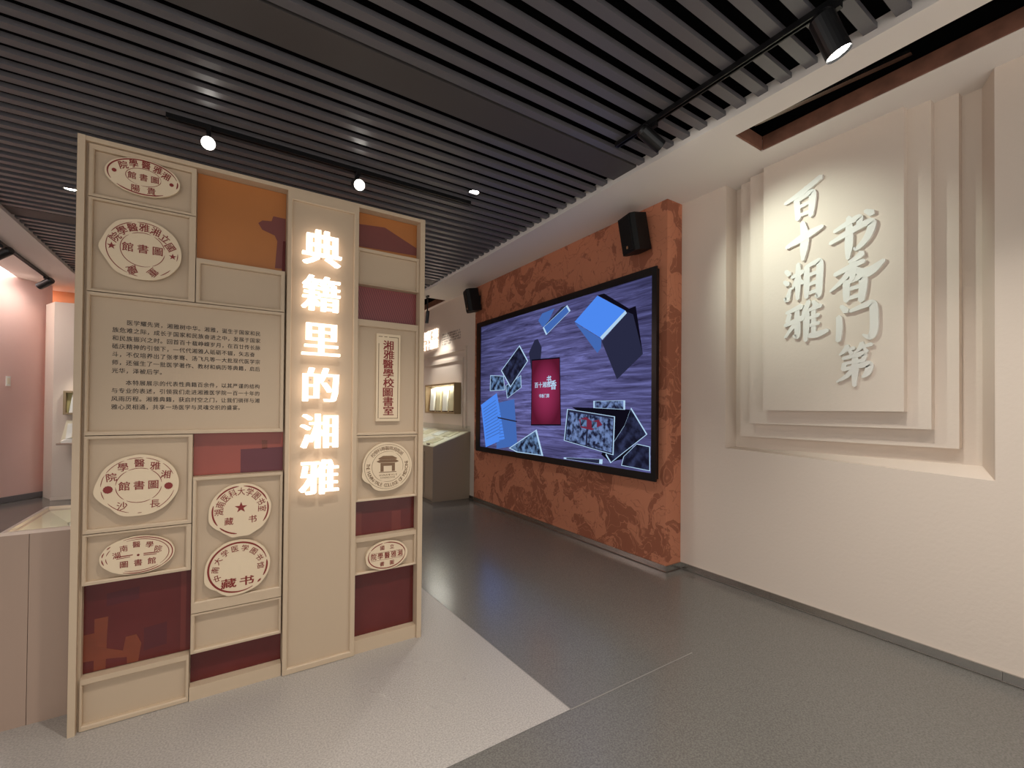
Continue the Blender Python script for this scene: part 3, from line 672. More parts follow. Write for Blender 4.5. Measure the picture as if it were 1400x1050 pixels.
# ================================================================== VIDEO SCREEN
X_S = 3.397
screen = tag(empty('video_screen', (3.42, 4.5, .83)), 'large black framed video screen showing an open book and photos on dark wood', 'screen')
MB().box(3.402, XR, 2.765, 6.235, .845, 2.83).build('screen_housing', M_BLACK, screen)
mb = MB(); y0, y1, z0, z1 = 2.745, 6.255, .825, 2.845; b_ = .075
for (ya, yb, za, zb) in ((y0, y1, z0, z0+b_), (y0, y1, z1-b_, z1)):
    mb.box(3.385, 3.402, ya, yb, za, zb)
for (ya, yb) in ((y0, y0+.055), (y1-.13, y1)): mb.box(3.385, 3.402, ya, yb, z0+b_, z1-b_)
bez = mb.build('screen_frame', mat('black_gloss_frame', (16, 16, 18), .3), screen)
disp = MB().add([(X_S, y0+.05, z0+.07), (X_S, y1-.12, z0+.07), (X_S, y1-.12, z1-.07), (X_S, y0+.05, z1-.07)], [(0, 3, 2, 1)]).build('display_picture', screen_wood(), screen, fix=False)
SCREEN_ART = {
    'page': [(3.539, 2.729), (3.139, 2.495), (3.484, 2.262), (3.909, 2.504)], 'page_side': [(3.909, 2.496), (3.474, 2.251), (3.477, 2.156), (3.534, 2.106)],
    'page_edge': [(3.139, 2.495), (3.118, 2.466), (3.461, 2.24), (3.494, 2.273)], 'book_shadow': [(3.54, 2.734), (3.439, 2.732), (3.09, 2.506), (3.004, 2.516), (2.912, 2.034), (3.151, 2.147), (3.139, 2.495)],
    'book_cover': [(3.119, 2.48), (3.037, 2.439), (2.912, 2.034), (3.246, 1.807), (3.467, 2.219)],
    'photo_blue': [(4.615, 2.63), (4.535, 2.708), (4.281, 2.727), (4.449, 2.534), (4.528, 2.537)], 'photo_dark': [(4.472, 2.551), (4.145, 2.721), (4.042, 2.723), (4.336, 2.558)],
    'photo_strip': [(4.518, 2.524), (4.042, 2.723), (3.981, 2.646), (4.447, 2.421)],
    'lp1': [(5.517, 2.044), (5.036, 2.363), (4.832, 2.132), (5.262, 1.792)], 'lp2': [(5.825, 1.997), (5.443, 1.966), (5.403, 1.759), (5.834, 1.758)], 'lp3': [(5.392, 1.822), (4.997, 1.95), (4.984, 1.783), (5.347, 1.637)],
    'shadow': [(4.823, 2.235), (4.694, 2.388), (4.626, 2.396), (4.539, 2.278), (4.56, 2.123), (4.73, 2.109), (4.753, 1.979)], 'redbook': [(4.74, 2.124), (4.179, 2.104), (4.149, 1.314), (4.744, 1.293)],
    'let1': [(6.10, 1.549), (5.625, 1.723), (5.398, 1.063), (5.941, 0.9)], 'let2': [(5.622, 1.575), (5.157, 1.628), (5.07, 0.992), (5.623, 0.9)], 'pen': [(5.587, 1.372), (5.075, 1.328), (5.075, 1.309), (5.587, 1.352)],
    'blphoto': [(5.278, 0.939), (4.62, 1.232), (4.474, 0.905), (5.079, 0.9)], 'bph': [(3.58, 1.588), (3.123, 1.589), (3.123, 1.495), (3.58, 1.511)],
    'brdark': [(3.937, 1.52), (3.128, 1.499), (3.044, 1.495), (3.027, 1.035), (3.326, 0.948), (3.456, 1.018), (3.266, 1.241)], 'brphoto': [(3.044, 1.517), (2.842, 1.264), (3.319, 0.938), (3.391, 1.019), (3.13, 1.338)],
    'brlow': [(3.142, 1.024), (2.971, 1.166), (2.81, 1.15), (2.808, 0.919), (3.172, 0.931)], 'bigphoto': [(4.016, 1.499), (3.258, 1.425), (3.276, 1.025), (4.073, 1.124)],
    'pic1': [(3.988, 1.462), (3.674, 1.436), (3.7, 1.094), (4.036, 1.137)], 'pic2': [(3.649, 1.434), (3.282, 1.401), (3.301, 1.05), (3.671, 1.092)], 'bcent': [(4.07, 0.927), (3.429, 0.968), (3.435, 0.916), (4.07, 0.909)],
    'redbits': [(3.851, 1.388), (3.703, 1.428), (3.596, 1.37), (3.46, 1.397), (3.393, 1.328), (3.595, 1.248), (3.812, 1.275)],
}
def shrink(p, k):
    cx = sum(a for a, _ in p)/len(p); cz = sum(b for _, b in p)/len(p)
    return [(cx+(a-cx)*k, cz+(b-cz)*k) for a, b in p]
e_blue = emit('screen_page_blue', (77, 136, 238), SCREEN*1.0); e_blue2 = emit('screen_page_blue_dim', (66, 104, 178), SCREEN)
e_white = emit('screen_white', (176, 208, 236), SCREEN); e_navy = emit('screen_navy', (40, 42, 66), SCREEN); e_blk = emit('screen_black', (14, 12, 24), SCREEN)
e_red = emit('screen_red', (158, 44, 84), SCREEN); e_redl = emit('screen_red_light', (196, 74, 118), SCREEN); e_redd = emit('screen_red_dark', (104, 26, 50), SCREEN); e_redb = emit('screen_scarlet', (112, 40, 62), SCREEN)
ph_a = screen_photo('screen_group_photo', 14, (24, 26, 44), (104, 136, 180), .52, .12); ph_b = screen_photo('screen_dark_photo', 12, (22, 22, 38), (50, 56, 88), .55, .15); ph_c = screen_photo('screen_crowd_photo', 17, (28, 30, 54), (110, 132, 180), .5, .1)
LV = [0]
def sart(name, keys, m, k=1.0, pts=None):
    mb = MB()
    for q in ([SCREEN_ART[x] for x in keys] if pts is None else pts):
        LV[0] += 1; q = shrink(q, k); d = .0006+.00025*LV[0]
        mb.add([(X_S-d, u, v) for u, v in q], [tuple(range(len(q)))])
    o = mb.build(name, m, disp, fix=False); return o
sart('picture_shadow', ['shadow'], e_navy)
sart('picture_book_shadow', ['book_shadow'], e_blk); sart('picture_book_cover', ['book_cover'], e_navy)
sart('picture_page', ['page'], e_blue); sart('picture_page_side', ['page_side'], e_blue2); sart('picture_page_edge', ['page_edge'], e_white)
sart('picture_photo', ['photo_blue'], e_blue2); sart('picture_photo', ['photo_dark'], e_navy); sart('picture_photo_border', ['photo_strip'], e_white); sart('picture_photo', ['photo_strip'], e_blue2, .9)
for k_, m_ in (('lp2', ph_a), ('lp3', ph_a), ('lp1', ph_b)):
    sart('picture_photo_border', [k_], e_white); sart('picture_photo', [k_], m_, .93)
def glow_picture(name, inner, outer):
    m = bpy.data.materials.new(name); m.use_nodes = True; nt = m.node_tree; nt.nodes.clear(); N, L = nt.nodes.new, nt.links.new
    tc = N('ShaderNodeTexCoord'); mp = N('ShaderNodeMapping'); mp.inputs['Location'].default_value = (-1, -1, -1); mp.inputs['Scale'].default_value = (0, 2, 2)
    L(tc.outputs['Generated'], mp.inputs[0])
    g = N('ShaderNodeVectorMath'); g.operation = 'LENGTH'; L(mp.outputs[0], g.inputs[0])
    r = N('ShaderNodeValToRGB'); r.color_ramp.elements[0].position = .75; r.color_ramp.elements[1].position = 1.35
    r.color_ramp.elements[0].position = .3; r.color_ramp.elements[1].position = .72
    dv = N('ShaderNodeMath'); dv.operation = 'MULTIPLY'; dv.inputs[1].default_value = .5; L(g.outputs['Value'], dv.inputs[0])
    r.color_ramp.elements[0].color = (*lin(inner), 1); r.color_ramp.elements[1].color = (*lin(outer), 1); L(dv.outputs[0], r.inputs['Fac'])
    e = N('ShaderNodeEmission'); e.inputs[1].default_value = SCREEN; L(r.outputs[0], e.inputs[0]); o = N('ShaderNodeOutputMaterial'); L(e.outputs[0], o.inputs[0]); return m
sart('picture_red_book', ['redbook'], e_blk, 1.04); sart('picture_red_book', ['redbook'], glow_picture('screen_red_cover', (178, 58, 104), (86, 22, 44)))
sart('picture_letter', ['let2'], e_blue2); sart('picture_letter', ['let1'], e_blue)
ll = []
for i in range(11):
    t = .12+.07*i; a = SCREEN_ART['let1']; L_ = lambda p, q, s: (p[0]+(q[0]-p[0])*s, p[1]+(q[1]-p[1])*s)
    p, q = L_(a[0], a[3], t), L_(a[1], a[2], t); p, q = L_(p, q, .1), L_(p, q, .88)
    ll.append([p, q, (q[0], q[1]-.012), (p[0], p[1]-.012)])
    a = SCREEN_ART['let2']; p, q = L_(a[0], a[3], t), L_(a[1], a[2], t); p, q = L_(p, q, .15), L_(p, q, .9)
    ll.append([p, q, (q[0], q[1]-.010), (p[0], p[1]-.010)])
sart('picture_handwriting', None, e_blue2, 1, ll)
sart('picture_pen', ['pen'], e_navy)
sart('picture_photo_border', ['blphoto'], e_white); sart('picture_photo', ['blphoto'], ph_a, .9)
sart('picture_shadow', ['brdark'], e_blk); sart('picture_photo_border', ['bph'], e_white); sart('picture_photo', ['bph'], ph_c, .9)
sart('picture_photo_border', ['brlow'], e_white); sart('picture_photo', ['brlow'], ph_b, .95)
sart('picture_photo_border', ['brphoto'], e_white); sart('picture_photo', ['brphoto'], ph_b, .95)
sart('picture_photo_border', ['bigphoto'], e_white); sart('picture_photo', ['bigphoto'], e_navy, .965); sart('picture_photo', ['pic1', 'pic2'], ph_c); sart('picture_banner', ['redbits'], e_redb, .8)
sart('picture_portrait', None, ph_a, 1, [[(3.78, 1.385), (3.68, 1.376), (3.68, 1.30), (3.78, 1.308)]]); sart('picture_portrait', None, ph_a, 1, [[(3.60, 1.368), (3.52, 1.36), (3.52, 1.285), (3.60, 1.292)]])
sart('picture_photo_border', ['bcent'], e_white); sart('picture_photo', ['bcent'], e_navy, .85)
# lettering on the red book (reads left to right for someone facing the screen)
mb = MB(); fS = lambda u, v, d: (X_S-.013-d, u, v)
for i, ch in enumerate('百十湘雅'): put_glyph(mb, ch, fS, 4.63-i*.085, 1.80, .085, .075, 0, 0, .02, -1)
for ch, u, v, s in (('书', 4.37, 1.86, .10), ('香', 4.28, 1.79, .12)): put_glyph(mb, ch, fS, u, v, s, s, 0, 0, .03, -1)
for i, ch in enumerate('书香门第'): put_glyph(mb, ch, fS, 4.55-i*.055, 1.66, .055, .05, 0, 0, .02, -1)
tag(mb.build('picture_lettering', e_white, disp, fix=False), kind='stuff')

# ================================================================== LOUDSPEAKERS
def loudspeaker(yc, zc, label, yaw_deg):
    s = tag(empty('loudspeaker', (XR, yc, zc)), label, 'speaker', 'loudspeakers above the video screen')
    ca, sa = math.cos(math.radians(yaw_deg)), math.sin(math.radians(yaw_deg)); tl_ = math.radians(-12)
    def T(d, w, h):           # d out of the wall, w along +Y, h up; turned towards the room and tilted down
        d2 = d*math.cos(tl_)-h*math.sin(tl_)*-1 if False else d*math.cos(tl_)+h*math.sin(-tl_)*0.9
        h2 = h*math.cos(tl_)+d*math.sin(tl_)
        dd = .12+d2*ca-w*sa; ww = d2*sa+w*ca
        return (XR-dd, yc+ww, zc+h2)
    hw, hd, hh = .115, .10, .175
    P_ = [(-hd, -hw*.72), (-hd, hw*.72), (hd*.55, hw), (hd, hw*.86), (hd, -hw*.86), (hd*.55, -hw)]
    mb = MB(); n = len(P_)
    mb.add([T(d, w, -hh) for d, w in P_]+[T(d, w, hh) for d, w in P_], [tuple(range(n)), tuple(range(2*n-1, n-1, -1))]+[(i, (i+1) % n, n+(i+1) % n, n+i) for i in range(n)])
    cab = mb.build('cabinet', M_PLAST, s)
    mb = MB(); g0, g1 = hw*.78, hh*.92
    ring = lambda d, k: [T(d, -g0*k, -g1*k), T(d, g0*k, -g1*k), T(d, g0*k, g1*k), T(d, -g0*k, g1*k)]
    mb.add(ring(hd-.001, 1)+ring(hd+.010, .96), [(4, 5, 6, 7), (0, 1, 5, 4), (1, 2, 6, 5), (2, 3, 7, 6), (3, 0, 4, 7)])
    mb.build('grille', mat('black_speaker_grille', (9, 9, 10), .7, spec=.3, bump=.6, bscale=500), s)
    mb = MB(); bd = lambda d: [T(d, u_, v_) for u_, v_ in ((-.012, -.132), (.012, -.132), (.012, -.108), (-.012, -.108))]
    mb.hexa(bd(hd+.009), bd(hd+.013)); mb.build('badge', M_BADGE, s)['label'] = 'small copper coloured badge'
    mb = MB(); mb.cyl((XR, yc, zc+.02), T(-hd+.01, 0, .02), .016, n=12); mb.box(XR-.012, XR-.0005, yc-.05, yc+.05, zc-.05, zc+.09)
    mb.build('wall_bracket', M_BLACK, s)
    return s
loudspeaker(2.96, 3.195, 'black loudspeaker at the near top corner of the video screen', 14)
loudspeaker(6.30, 3.215, 'black loudspeaker at the far top corner of the video screen', 14)

# ================================================================== LAMPS
def rail(name, p0, p1, label):
    x0, x1 = sorted((p0[0], p1[0])); y0, y1 = sorted((p0[1], p1[1])); w = .017
    t = tag(empty('track_rail', ((x0+x1)/2, (y0+y1)/2, p0[2])), label, 'track rail', None)
    X = abs(p1[0]-p0[0]) > abs(p1[1]-p0[1]); z0, z1 = p0[2], p0[2]+.034
    mb = MB()
    if X:
        mb.box(x0, x1, y0-w, y0+w, z0+.022, z1); mb.box(x0, x1, y0-w, y0-w+.008, z0, z0+.022); mb.box(x0, x1, y0+w-.008, y0+w, z0, z0+.022)
        c = [(x0-.012, x0, y0-w, y0+w), (x1, x1+.012, y0-w, y0+w)]
    else:
        mb.box(x0-w, x0+w, y0, y1, z0+.022, z1); mb.box(x0-w, x0-w+.008, y0, y1, z0, z0+.022); mb.box(x0+w-.008, x0+w, y0, y1, z0, z0+.022)
        c = [(x0-w, x0+w, y0-.012, y0), (x0-w, x0+w, y1, y1+.012)]
    mb.build('channel', M_BLACK, t)
    for q in c: MB().box(*q, z0, z1).build('end_cap', M_BLACK, t)
    return t
def lamp(parent, at, target, watts, cone, blend, col, size):
    d = bpy.data.lights.new('spot_beam', 'SPOT'); d.energy = watts; d.spot_size = math.radians(cone); d.spot_blend = blend; d.color = col; d.shadow_soft_size = size
    o = bpy.data.objects.new('spot_beam', d); COL.objects.link(o)
    o.rotation_euler = (Vector(target)-Vector(at)).to_track_quat('-Z', 'Y').to_euler()
    place(o, at, parent); return o
def spotlight(base, target, label, watts, cone=50, blend=.6, col=(1, .95, .88), drop=.10, r=.05, L=.17, group=None, rm=None):
    """track spotlight: adapter in the rail, yoke, cylinder housing, glowing lens"""
    bx, by, bz = base
    t = tag(empty('track_spotlight', base), label, 'spotlight', group)
    MB().box(bx-.014, bx+.014, by-.05, by+.05, bz-.03, bz+.006).build('adapter', M_BLACK, t)
    piv = Vector((bx, by, bz-.03-drop)); a = (Vector(target)-piv).normalized()
    mb = MB(); mb.cyl((bx, by, bz-.03), (bx, by, piv.z+r*.2), .011, n=10); mb.build('stem', M_BLACK, t)
    p0 = piv-a*L*.45; p1 = piv+a*L*.55
    mb = MB(); mb.cyl(p0-a*.02, p0, r*.8, r, cap1=False, n=24); mb.cyl(p0, p1, r, r, cap0=False, cap1=False, n=24)
    mb.cyl(p1, p1-a*.012, r, r*.9, cap0=False, cap1=False, n=24)
    h = mb.build('housing', M_BLACK, t, fix=False)
    mb = MB(); mb.cyl(p1-a*.014, p1-a*.012, r*.9, r*.9, n=24); mb.build('lens', M_LENS if watts else mat('unlit_lens', (30, 30, 32), .1), t)
    if watts: lamp(t, p1+a*.03, target, watts, cone, blend, col, r*.8)
    return t
rail('track', (-.335, 3.835, 3.465), (1.98, 3.835, 3.465), 'black track rail along the slats behind the display wall')
rail('track', (2.46, .2, 3.465), (2.46, 2.36, 3.465), 'black track rail beside the right soffit')
spotlight((-.105, 3.835, 3.465), (-.06, .3, 1.9), 'bright spotlight over the left half of the display wall', E_TRACK_FAR, 60, drop=.07, r=.043)
spotlight((.93, 3.835, 3.465), (.75, .6, 1.9), 'bright spotlight over the right half of the display wall', E_TRACK_FAR, 60, drop=.07, r=.043)
spotlight((2.46, .97, 3.465), (3.45, .02, .05), 'large black spotlight with a lit lens, nearest on the right rail', E_TRACK_WALL*1.05, 84, 1.0, col=(1, .96, .9), r=.056, L=.2)
spotlight((2.46, 2.05, 3.465), (3.66, 1.66, 2.58), 'black spotlight aimed at the calligraphy from the far end of the right rail', E_TRACK_WALL, 70, 1.0, col=(.88, 1.0, .90), drop=.06, r=.046)
spotlight((3.0, 7.36, 3.462), (3.0, 7.8, 1.2), 'small unlit black spotlight hanging low before the glowing far sign', 0, drop=.34, r=.03, L=.2)
rail('track', (-2.27, 6.6, 3.428), (-2.27, 9.66, 3.428), 'dark track rail on the left soffit')
spotlight((-2.27, 7.95, 3.428), (-3.9, 9.0, 2.45), 'grey spotlight nearer on the left soffit rail', E_LEFT, 64, 1.0, drop=.06, L=.2)
spotlight((-2.27, 9.52, 3.428), (-3.5, 10.3, 2.55), 'grey spotlight at the far end of the left soffit rail', E_LEFT*.2, 90, 1.0, drop=.06, L=.2)

def downlight(x, y, label, watts, cone=100, target=None, col=(1, .955, .90), group=None, blend=.7):
    t = tag(empty('downlight', (x, y, 3.535)), label, 'downlight', group)
    mb = MB(); mb.cyl((x, y, 3.60), (x, y, 3.50), .05, .05, cap0=True, cap1=False, n=24); mb.cyl((x, y, 3.50), (x, y, 3.496), .05, .058, cap0=False, cap1=False, n=24)
    mb.cyl((x, y, 3.496), (x, y, 3.505), .058, .044, cap0=False, cap1=False, n=24)
    mb.build('can', M_BLACK, t, fix=False)
    mb = MB(); mb.cyl((x, y, 3.512), (x, y, 3.508), .045, .045, n=24); mb.build('lens', M_LENS, t)
    MB().box(x-.012, x+.012, y-.012, y+.012, 3.60, Z_TOP).build('hanger', M_BLACK, t)
    lamp(t, (x, y, 3.49), target or (x, y, 0), watts, cone, blend, col, .05)
    return t
downlight(1.70, 1.29, 'downlight in the black slats above the grey floor', E_DOWN)
downlight(1.94, 3.66, 'small downlight in the slats in front of the video screen', E_DOWN*.6)
downlight(-1.21, 5.70, 'small downlight in the slats left of the display wall', E_DOWN*.7)
for k, (x, y) in enumerate(((1.2, 7.6), (-.4, 7.2), (2.35, 9.6))):
    downlight(x, y, ('downlight in the far slats, hidden behind the display wall', 'downlight in the far slats behind the upper left seals', 'farthest downlight in the slats near the far cream wall')[k], E_DOWN*(.4, .4, .9)[k], 120)
downlight(.42, 1.30, 'downlight in the slats in front of the display wall, above the picture', E_DOWN*1.25, 68, (.5, 2.2, .0), (1, .93, .85))
for k, (x, y) in enumerate(((-.9, 1.0), (2.25, -.15), (.35, -1.0), (-1.3, -1.0))):
    downlight(x, y, ('downlight left of the near floor, in front of the display wall', 'downlight near the right soffit, beside the nearest rail spotlight', 'downlight behind the viewer in the middle of the slats', 'downlight behind the viewer at the left of the slats')[k], E_DOWN*(.5, 1.0, 1.5, 1.0)[k], group='downlights over the near floor')

# ================================================================== SHOWCASES
# near left: low table case behind the display wall
lc = tag(empty('table_showcase', (-.3, 3.3, 0)), 'taupe table showcase with a lit cream tray behind the display wall', 'showcase')
cx0, cx1, cy0, cy1, cz = -.845, .35, 2.985, 3.625, .905
for (a_, b_) in ((cx0, -.751), (-.749, .35)):
    MB().box(a_, b_, cy0, cy0+.02, 0, cz-.012).build('front_board', M_CASE, lc)
mb = MB(); mb.box(cx0, cx0+.02, cy0+.02, cy1, 0, cz-.012); mb.box(cx1-.02, cx1, cy0+.02, cy1, 0, cz-.012); mb.box(cx0+.02, cx1-.02, cy1-.02, cy1, 0, cz-.012); mb.box(cx0+.02, cx1-.02, cy0+.02, cy1-.02, 0, cz-.16)
mb.build('carcass', M_CASE, lc)
rm = MB()
for q in ((cx0, cx1, cy0, cy0+.016), (cx0, cx1, cy1-.016, cy1), (cx0, cx0+.016, cy0+.016, cy1-.016), (cx1-.016, cx1, cy0+.016, cy1-.016)): rm.box(*q, cz-.012, cz+.004)
rm.build('rim', mat('pale_rim', (226, 204, 188), .4), lc)
tr = MB(); zt_ = cz-.02
tr.add([(cx0+.02, cy0+.02, zt_), (cx1-.02, cy0+.02, zt_), (cx1-.02, cy1-.02, zt_), (cx0+.02, cy1-.02, zt_),
        (cx0+.14, cy0+.05, cz-.10), (cx1-.06, cy0+.05, cz-.10), (cx1-.06, cy1-.12, cz-.10), (cx0+.14, cy1-.12, cz-.10)],
       [(0, 1, 5, 4), (1, 2, 6, 5), (2, 3, 7, 6), (3, 0, 4, 7), (4, 5, 6, 7)])
tr.build('tray', M_CREAM, lc, fix=False)
MB().cyl((cx0+.13, cy1-.13, cz-.10), (cx0+.13, cy1-.13, cz-.075), .012, n=10).build('tray_knob', M_STEEL, lc)
MB().box(cx0+.016, cx1-.016, cy0+.016, cy1-.016, cz-.006, cz+.001).build('glass_top', M_GLASS, lc)
al = bpy.data.lights.new('tray_light', 'AREA'); al.energy = E_CASE*.3; al.shape = 'RECTANGLE'; al.size = .9; al.size_y = .05; al.color = (1, .95, .82)
ao = bpy.data.objects.new('tray_light', al); COL.objects.link(ao); ao.rotation_euler = (math.radians(62), 0, 0); place(ao, (-.25, cy0+.035, cz-.03), lc)

# far right: sloping desk showcase against the far wall
rc = tag(empty('desk_showcase', (3.14, 7.6, 0)), 'taupe desk showcase with sloping top beyond the terracotta wall', 'showcase')
ky0, ky1, kx0, kx1 = 6.60, 8.95, 2.812, XFAR-.002
zf, zb = .868, 1.108
mb = MB(); mb.prism([(kx0, .05), (kx1, .05), (kx1, zb), (kx0, zf)], lambda u, v, d: (u, d, v), ky0+.02, ky1)
mb.box(kx0+.03, kx1, ky0+.05, ky1-.02, 0, .05)
mb.build('carcass', M_CASE2, rc)
MB().prism([(kx0-.004, .0), (kx1, .0), (kx1, zb), (kx0-.004, zf)], lambda u, v, d: (u, d, v), ky0, ky0+.02).build('side_board', M_CASE2, rc)
dk = MB(); s_ = (zb-zf)/(kx1-kx0); zl = lambda x, o: zf+(x-kx0)*s_+o
dk.hexa([(kx0+.01, ky0+.03, zl(kx0+.01, .001)), (kx1-.02, ky0+.03, zl(kx1-.02, .001)), (kx1-.02, ky1-.03, zl(kx1-.02, .001)), (kx0+.01, ky1-.03, zl(kx0+.01, .001))],
        [(kx0+.01, ky0+.03, zl(kx0+.01, .008)), (kx1-.02, ky0+.03, zl(kx1-.02, .008)), (kx1-.02, ky1-.03, zl(kx1-.02, .008)), (kx0+.01, ky1-.03, zl(kx0+.01, .008))])
dk.build('display_deck', M_CREAM, rc)
for y_ in (6.95, 8.1):
    MB().box(kx0-.012, kx0+.002, y_, y_+.9, .10, .78).build('front_door', M_CASE2, rc)
for k, y_ in enumerate((6.80, 7.25, 7.75, 8.2)):
    for x_, w_ in ((kx0+.09, .2), (kx0+.36, .2)):
        p = MB(); yy = y_+.05*math.sin(k*3+x_*5)
        ring = lambda o: [(x_, yy, zl(x_, o)), (x_+w_, yy, zl(x_+w_, o)), (x_+w_, yy+.28, zl(x_+w_, o)), (x_, yy+.28, zl(x_, o))]
        p.hexa(ring(.0085), ring(.016))
        tag(p.build('document', M_WHITE if k % 2 else M_BOOK), ('yellowed document' if k % 2 == 0 else 'white document')+' on the desk showcase deck, '+('lower row' if x_ < kx0+.2 else 'upper row')+(', nearest the room', ', second from the near end', ', third from the near end', ', at the far end')[k], 'document', 'documents in the desk showcase')
    MB().box(kx0+.03, kx0+.055, y_+.06, y_+.16, zl(kx0+.055, .006), zl(kx0+.055, .02)).build('caption_label', M_DARK, rc)
gh = MB(); g_ = .085
for (xa, xb, ya, yb) in ((kx0, kx0+.006, ky0, ky1),):
    gh.box(xa, xb, ya, yb, zf+.001, zf+g_)
gh.hexa([(kx0, ky0, zf+g_), (kx1, ky0, zb+g_), (kx1, ky1, zb+g_), (kx0, ky1, zf+g_)], [(kx0, ky0, zf+g_+.006), (kx1, ky0, zb+g_+.006), (kx1, ky1, zb+g_+.006), (kx0, ky1, zf+g_+.006)])
gh.prism([(kx0+.006, zf+.002), (kx1, zb+.001), (kx1, zb+g_), (kx0+.006, zf+g_)], lambda u, v, d: (u, d, v), ky0, ky0+.006)
gh.build('glass_hood', M_GLASS, rc)
lamp(rc, (3.1, 7.6, 3.3), (3.25, 7.7, .9), E_CASE*8, 75, .7, (1, .97, .9), .05)  # added beam without a fixture, brightens the desk and far wall

# far right wall: glowing sign, text, moulding, wall case
k_ = XFAR/XW; Yf = lambda y: y*k_; Zf = lambda z: 1.5+(z-1.5)*k_
fW = lambda u, v, d: (XFAR-d, u, v)
sg = tag(empty('wall_sign', (XFAR, Yf(8.77), Zf(2.9))), 'glowing white two line sign on the far cream wall', 'sign')
for r_, word in enumerate(('书香门第', '百十湘雅')):
    for i, ch in enumerate(word):
        mb = MB(); vs, fs = glyph(ch, 0); u0 = Yf(9.12)-i*.205; v0 = Zf(3.02)-.195*r_
        for d_ in (.012, .03): mb.add([fW(u0-x*.21, v0+y_*.20, d_) for x, y_ in vs], fs)
        ec = {}
        for f in fs:
            for q in range(len(f)):
                e = tuple(sorted((f[q], f[(q+1) % len(f)]))); ec[e] = ec.get(e, 0)+1
        for e, n_ in ec.items():
            if n_ == 1:
                p, q = vs[e[0]], vs[e[1]]; mb.add([fW(u0-p[0]*.21, v0+p[1]*.2, .012), fW(u0-q[0]*.21, v0+q[1]*.2, .012), fW(u0-q[0]*.21, v0+q[1]*.2, .03), fW(u0-p[0]*.21, v0+p[1]*.2, .03)], [(0, 1, 2, 3)])
        mb.box(XFAR-.012, XFAR-.0005, u0-.02, u0+.02, v0-.02, v0+.02)
        mb.build('sign_letter', M_LETTER, sg, fix=False)
mb = MB()
for i, ln in enumerate(LINES[1:6]):
    n_ = (20, 21, 21, 21, 10)[i]
    for j, ch in enumerate(ln[:n_]): put_glyph(mb, ch, fW, Yf(8.18)-j*.037, Zf(2.945)-i*.046, .035, .036, .0008, 0, .02, -1)
t_ = mb.build('wall_text', M_TEXT, wall_far, fix=False); t_['label'] = 'block of small dark text beside the glowing sign'
ym0, ym1, zm1 = Yf(7.10), 8.9, Zf(2.55)
for q in ((ym0, ym1, zm1, zm1+.06, .03), (ym0, ym0+.06, 1.15, zm1, .03), (ym0+.14, ym1, zm1-.17, zm1-.12, .02), (ym0+.14, ym0+.19, 1.15, zm1-.17, .02)):
    MB().box(XFAR-q[4], XFAR, q[0], q[1], q[2], q[3]).build('wall_moulding', M_WALL, wall_far)
wc = tag(empty('wall_showcase', (XFAR, Yf(8.0), Zf(1.38))), 'small lit wall showcase above the desk showcase', 'showcase')
wy0, wy1, wz0, wz1 = Yf(7.35), Yf(8.68), Zf(1.42), Zf(1.93)
mb = MB()
for q in ((wy0, wy1, wz1, wz1+.03), (wy0, wy1, wz0-.03, wz0), (wy0-.03, wy0, wz0-.03, wz1+.03), (wy1, wy1+.03, wz0-.03, wz1+.03)): mb.box(XFAR-.14, XFAR, *q)
mb.build('case_frame', mat('bronze_frame', (150, 128, 96), .4), wc)
MB().box(XFAR-.012, XFAR, wy0, wy1, wz0, wz1).build('case_back', M_CREAM, wc)
MB().box(XFAR-.138, XFAR-.134, wy0, wy1, wz0, wz1).build('case_glass', M_GLASS, wc)
for j in range(4):
    y_ = wy0+.10+j*.29; b_ = MB()
    b_.hexa([(XFAR-.10, y_, wz0+.02), (XFAR-.06, y_, wz0+.02), (XFAR-.06, y_+.17, wz0+.02), (XFAR-.10, y_+.17, wz0+.02)], [(XFAR-.075, y_, wz1-.05), (XFAR-.045, y_, wz1-.05), (XFAR-.045, y_+.17, wz1-.05), (XFAR-.075, y_+.17, wz1-.05)])
    tag(b_.build('old_book', M_BOOK if j % 2 == 0 else M_WHITE), ('yellowed thin book at the right end of the far wall showcase', 'white thin book second from the right in the far wall showcase', 'yellowed thin book second from the left in the far wall showcase', 'white thin book at the left end of the far wall showcase')[j], 'book', 'books in the far wall showcase')
    MB().box(XFAR-.115, XFAR-.055, y_+.03, y_+.14, wz0, wz0+.0195).build('book_stand', M_DARK, wc)
al = bpy.data.lights.new('case_light', 'AREA'); al.energy = E_CASE*.5; al.shape = 'RECTANGLE'; al.size = .03; al.size_y = 1.0; al.color = (1, .97, .9)
ao = bpy.data.objects.new('case_light', al); COL.objects.link(ao); place(ao, (XFAR-.10, (wy0+wy1)/2, wz1-.004), wc)

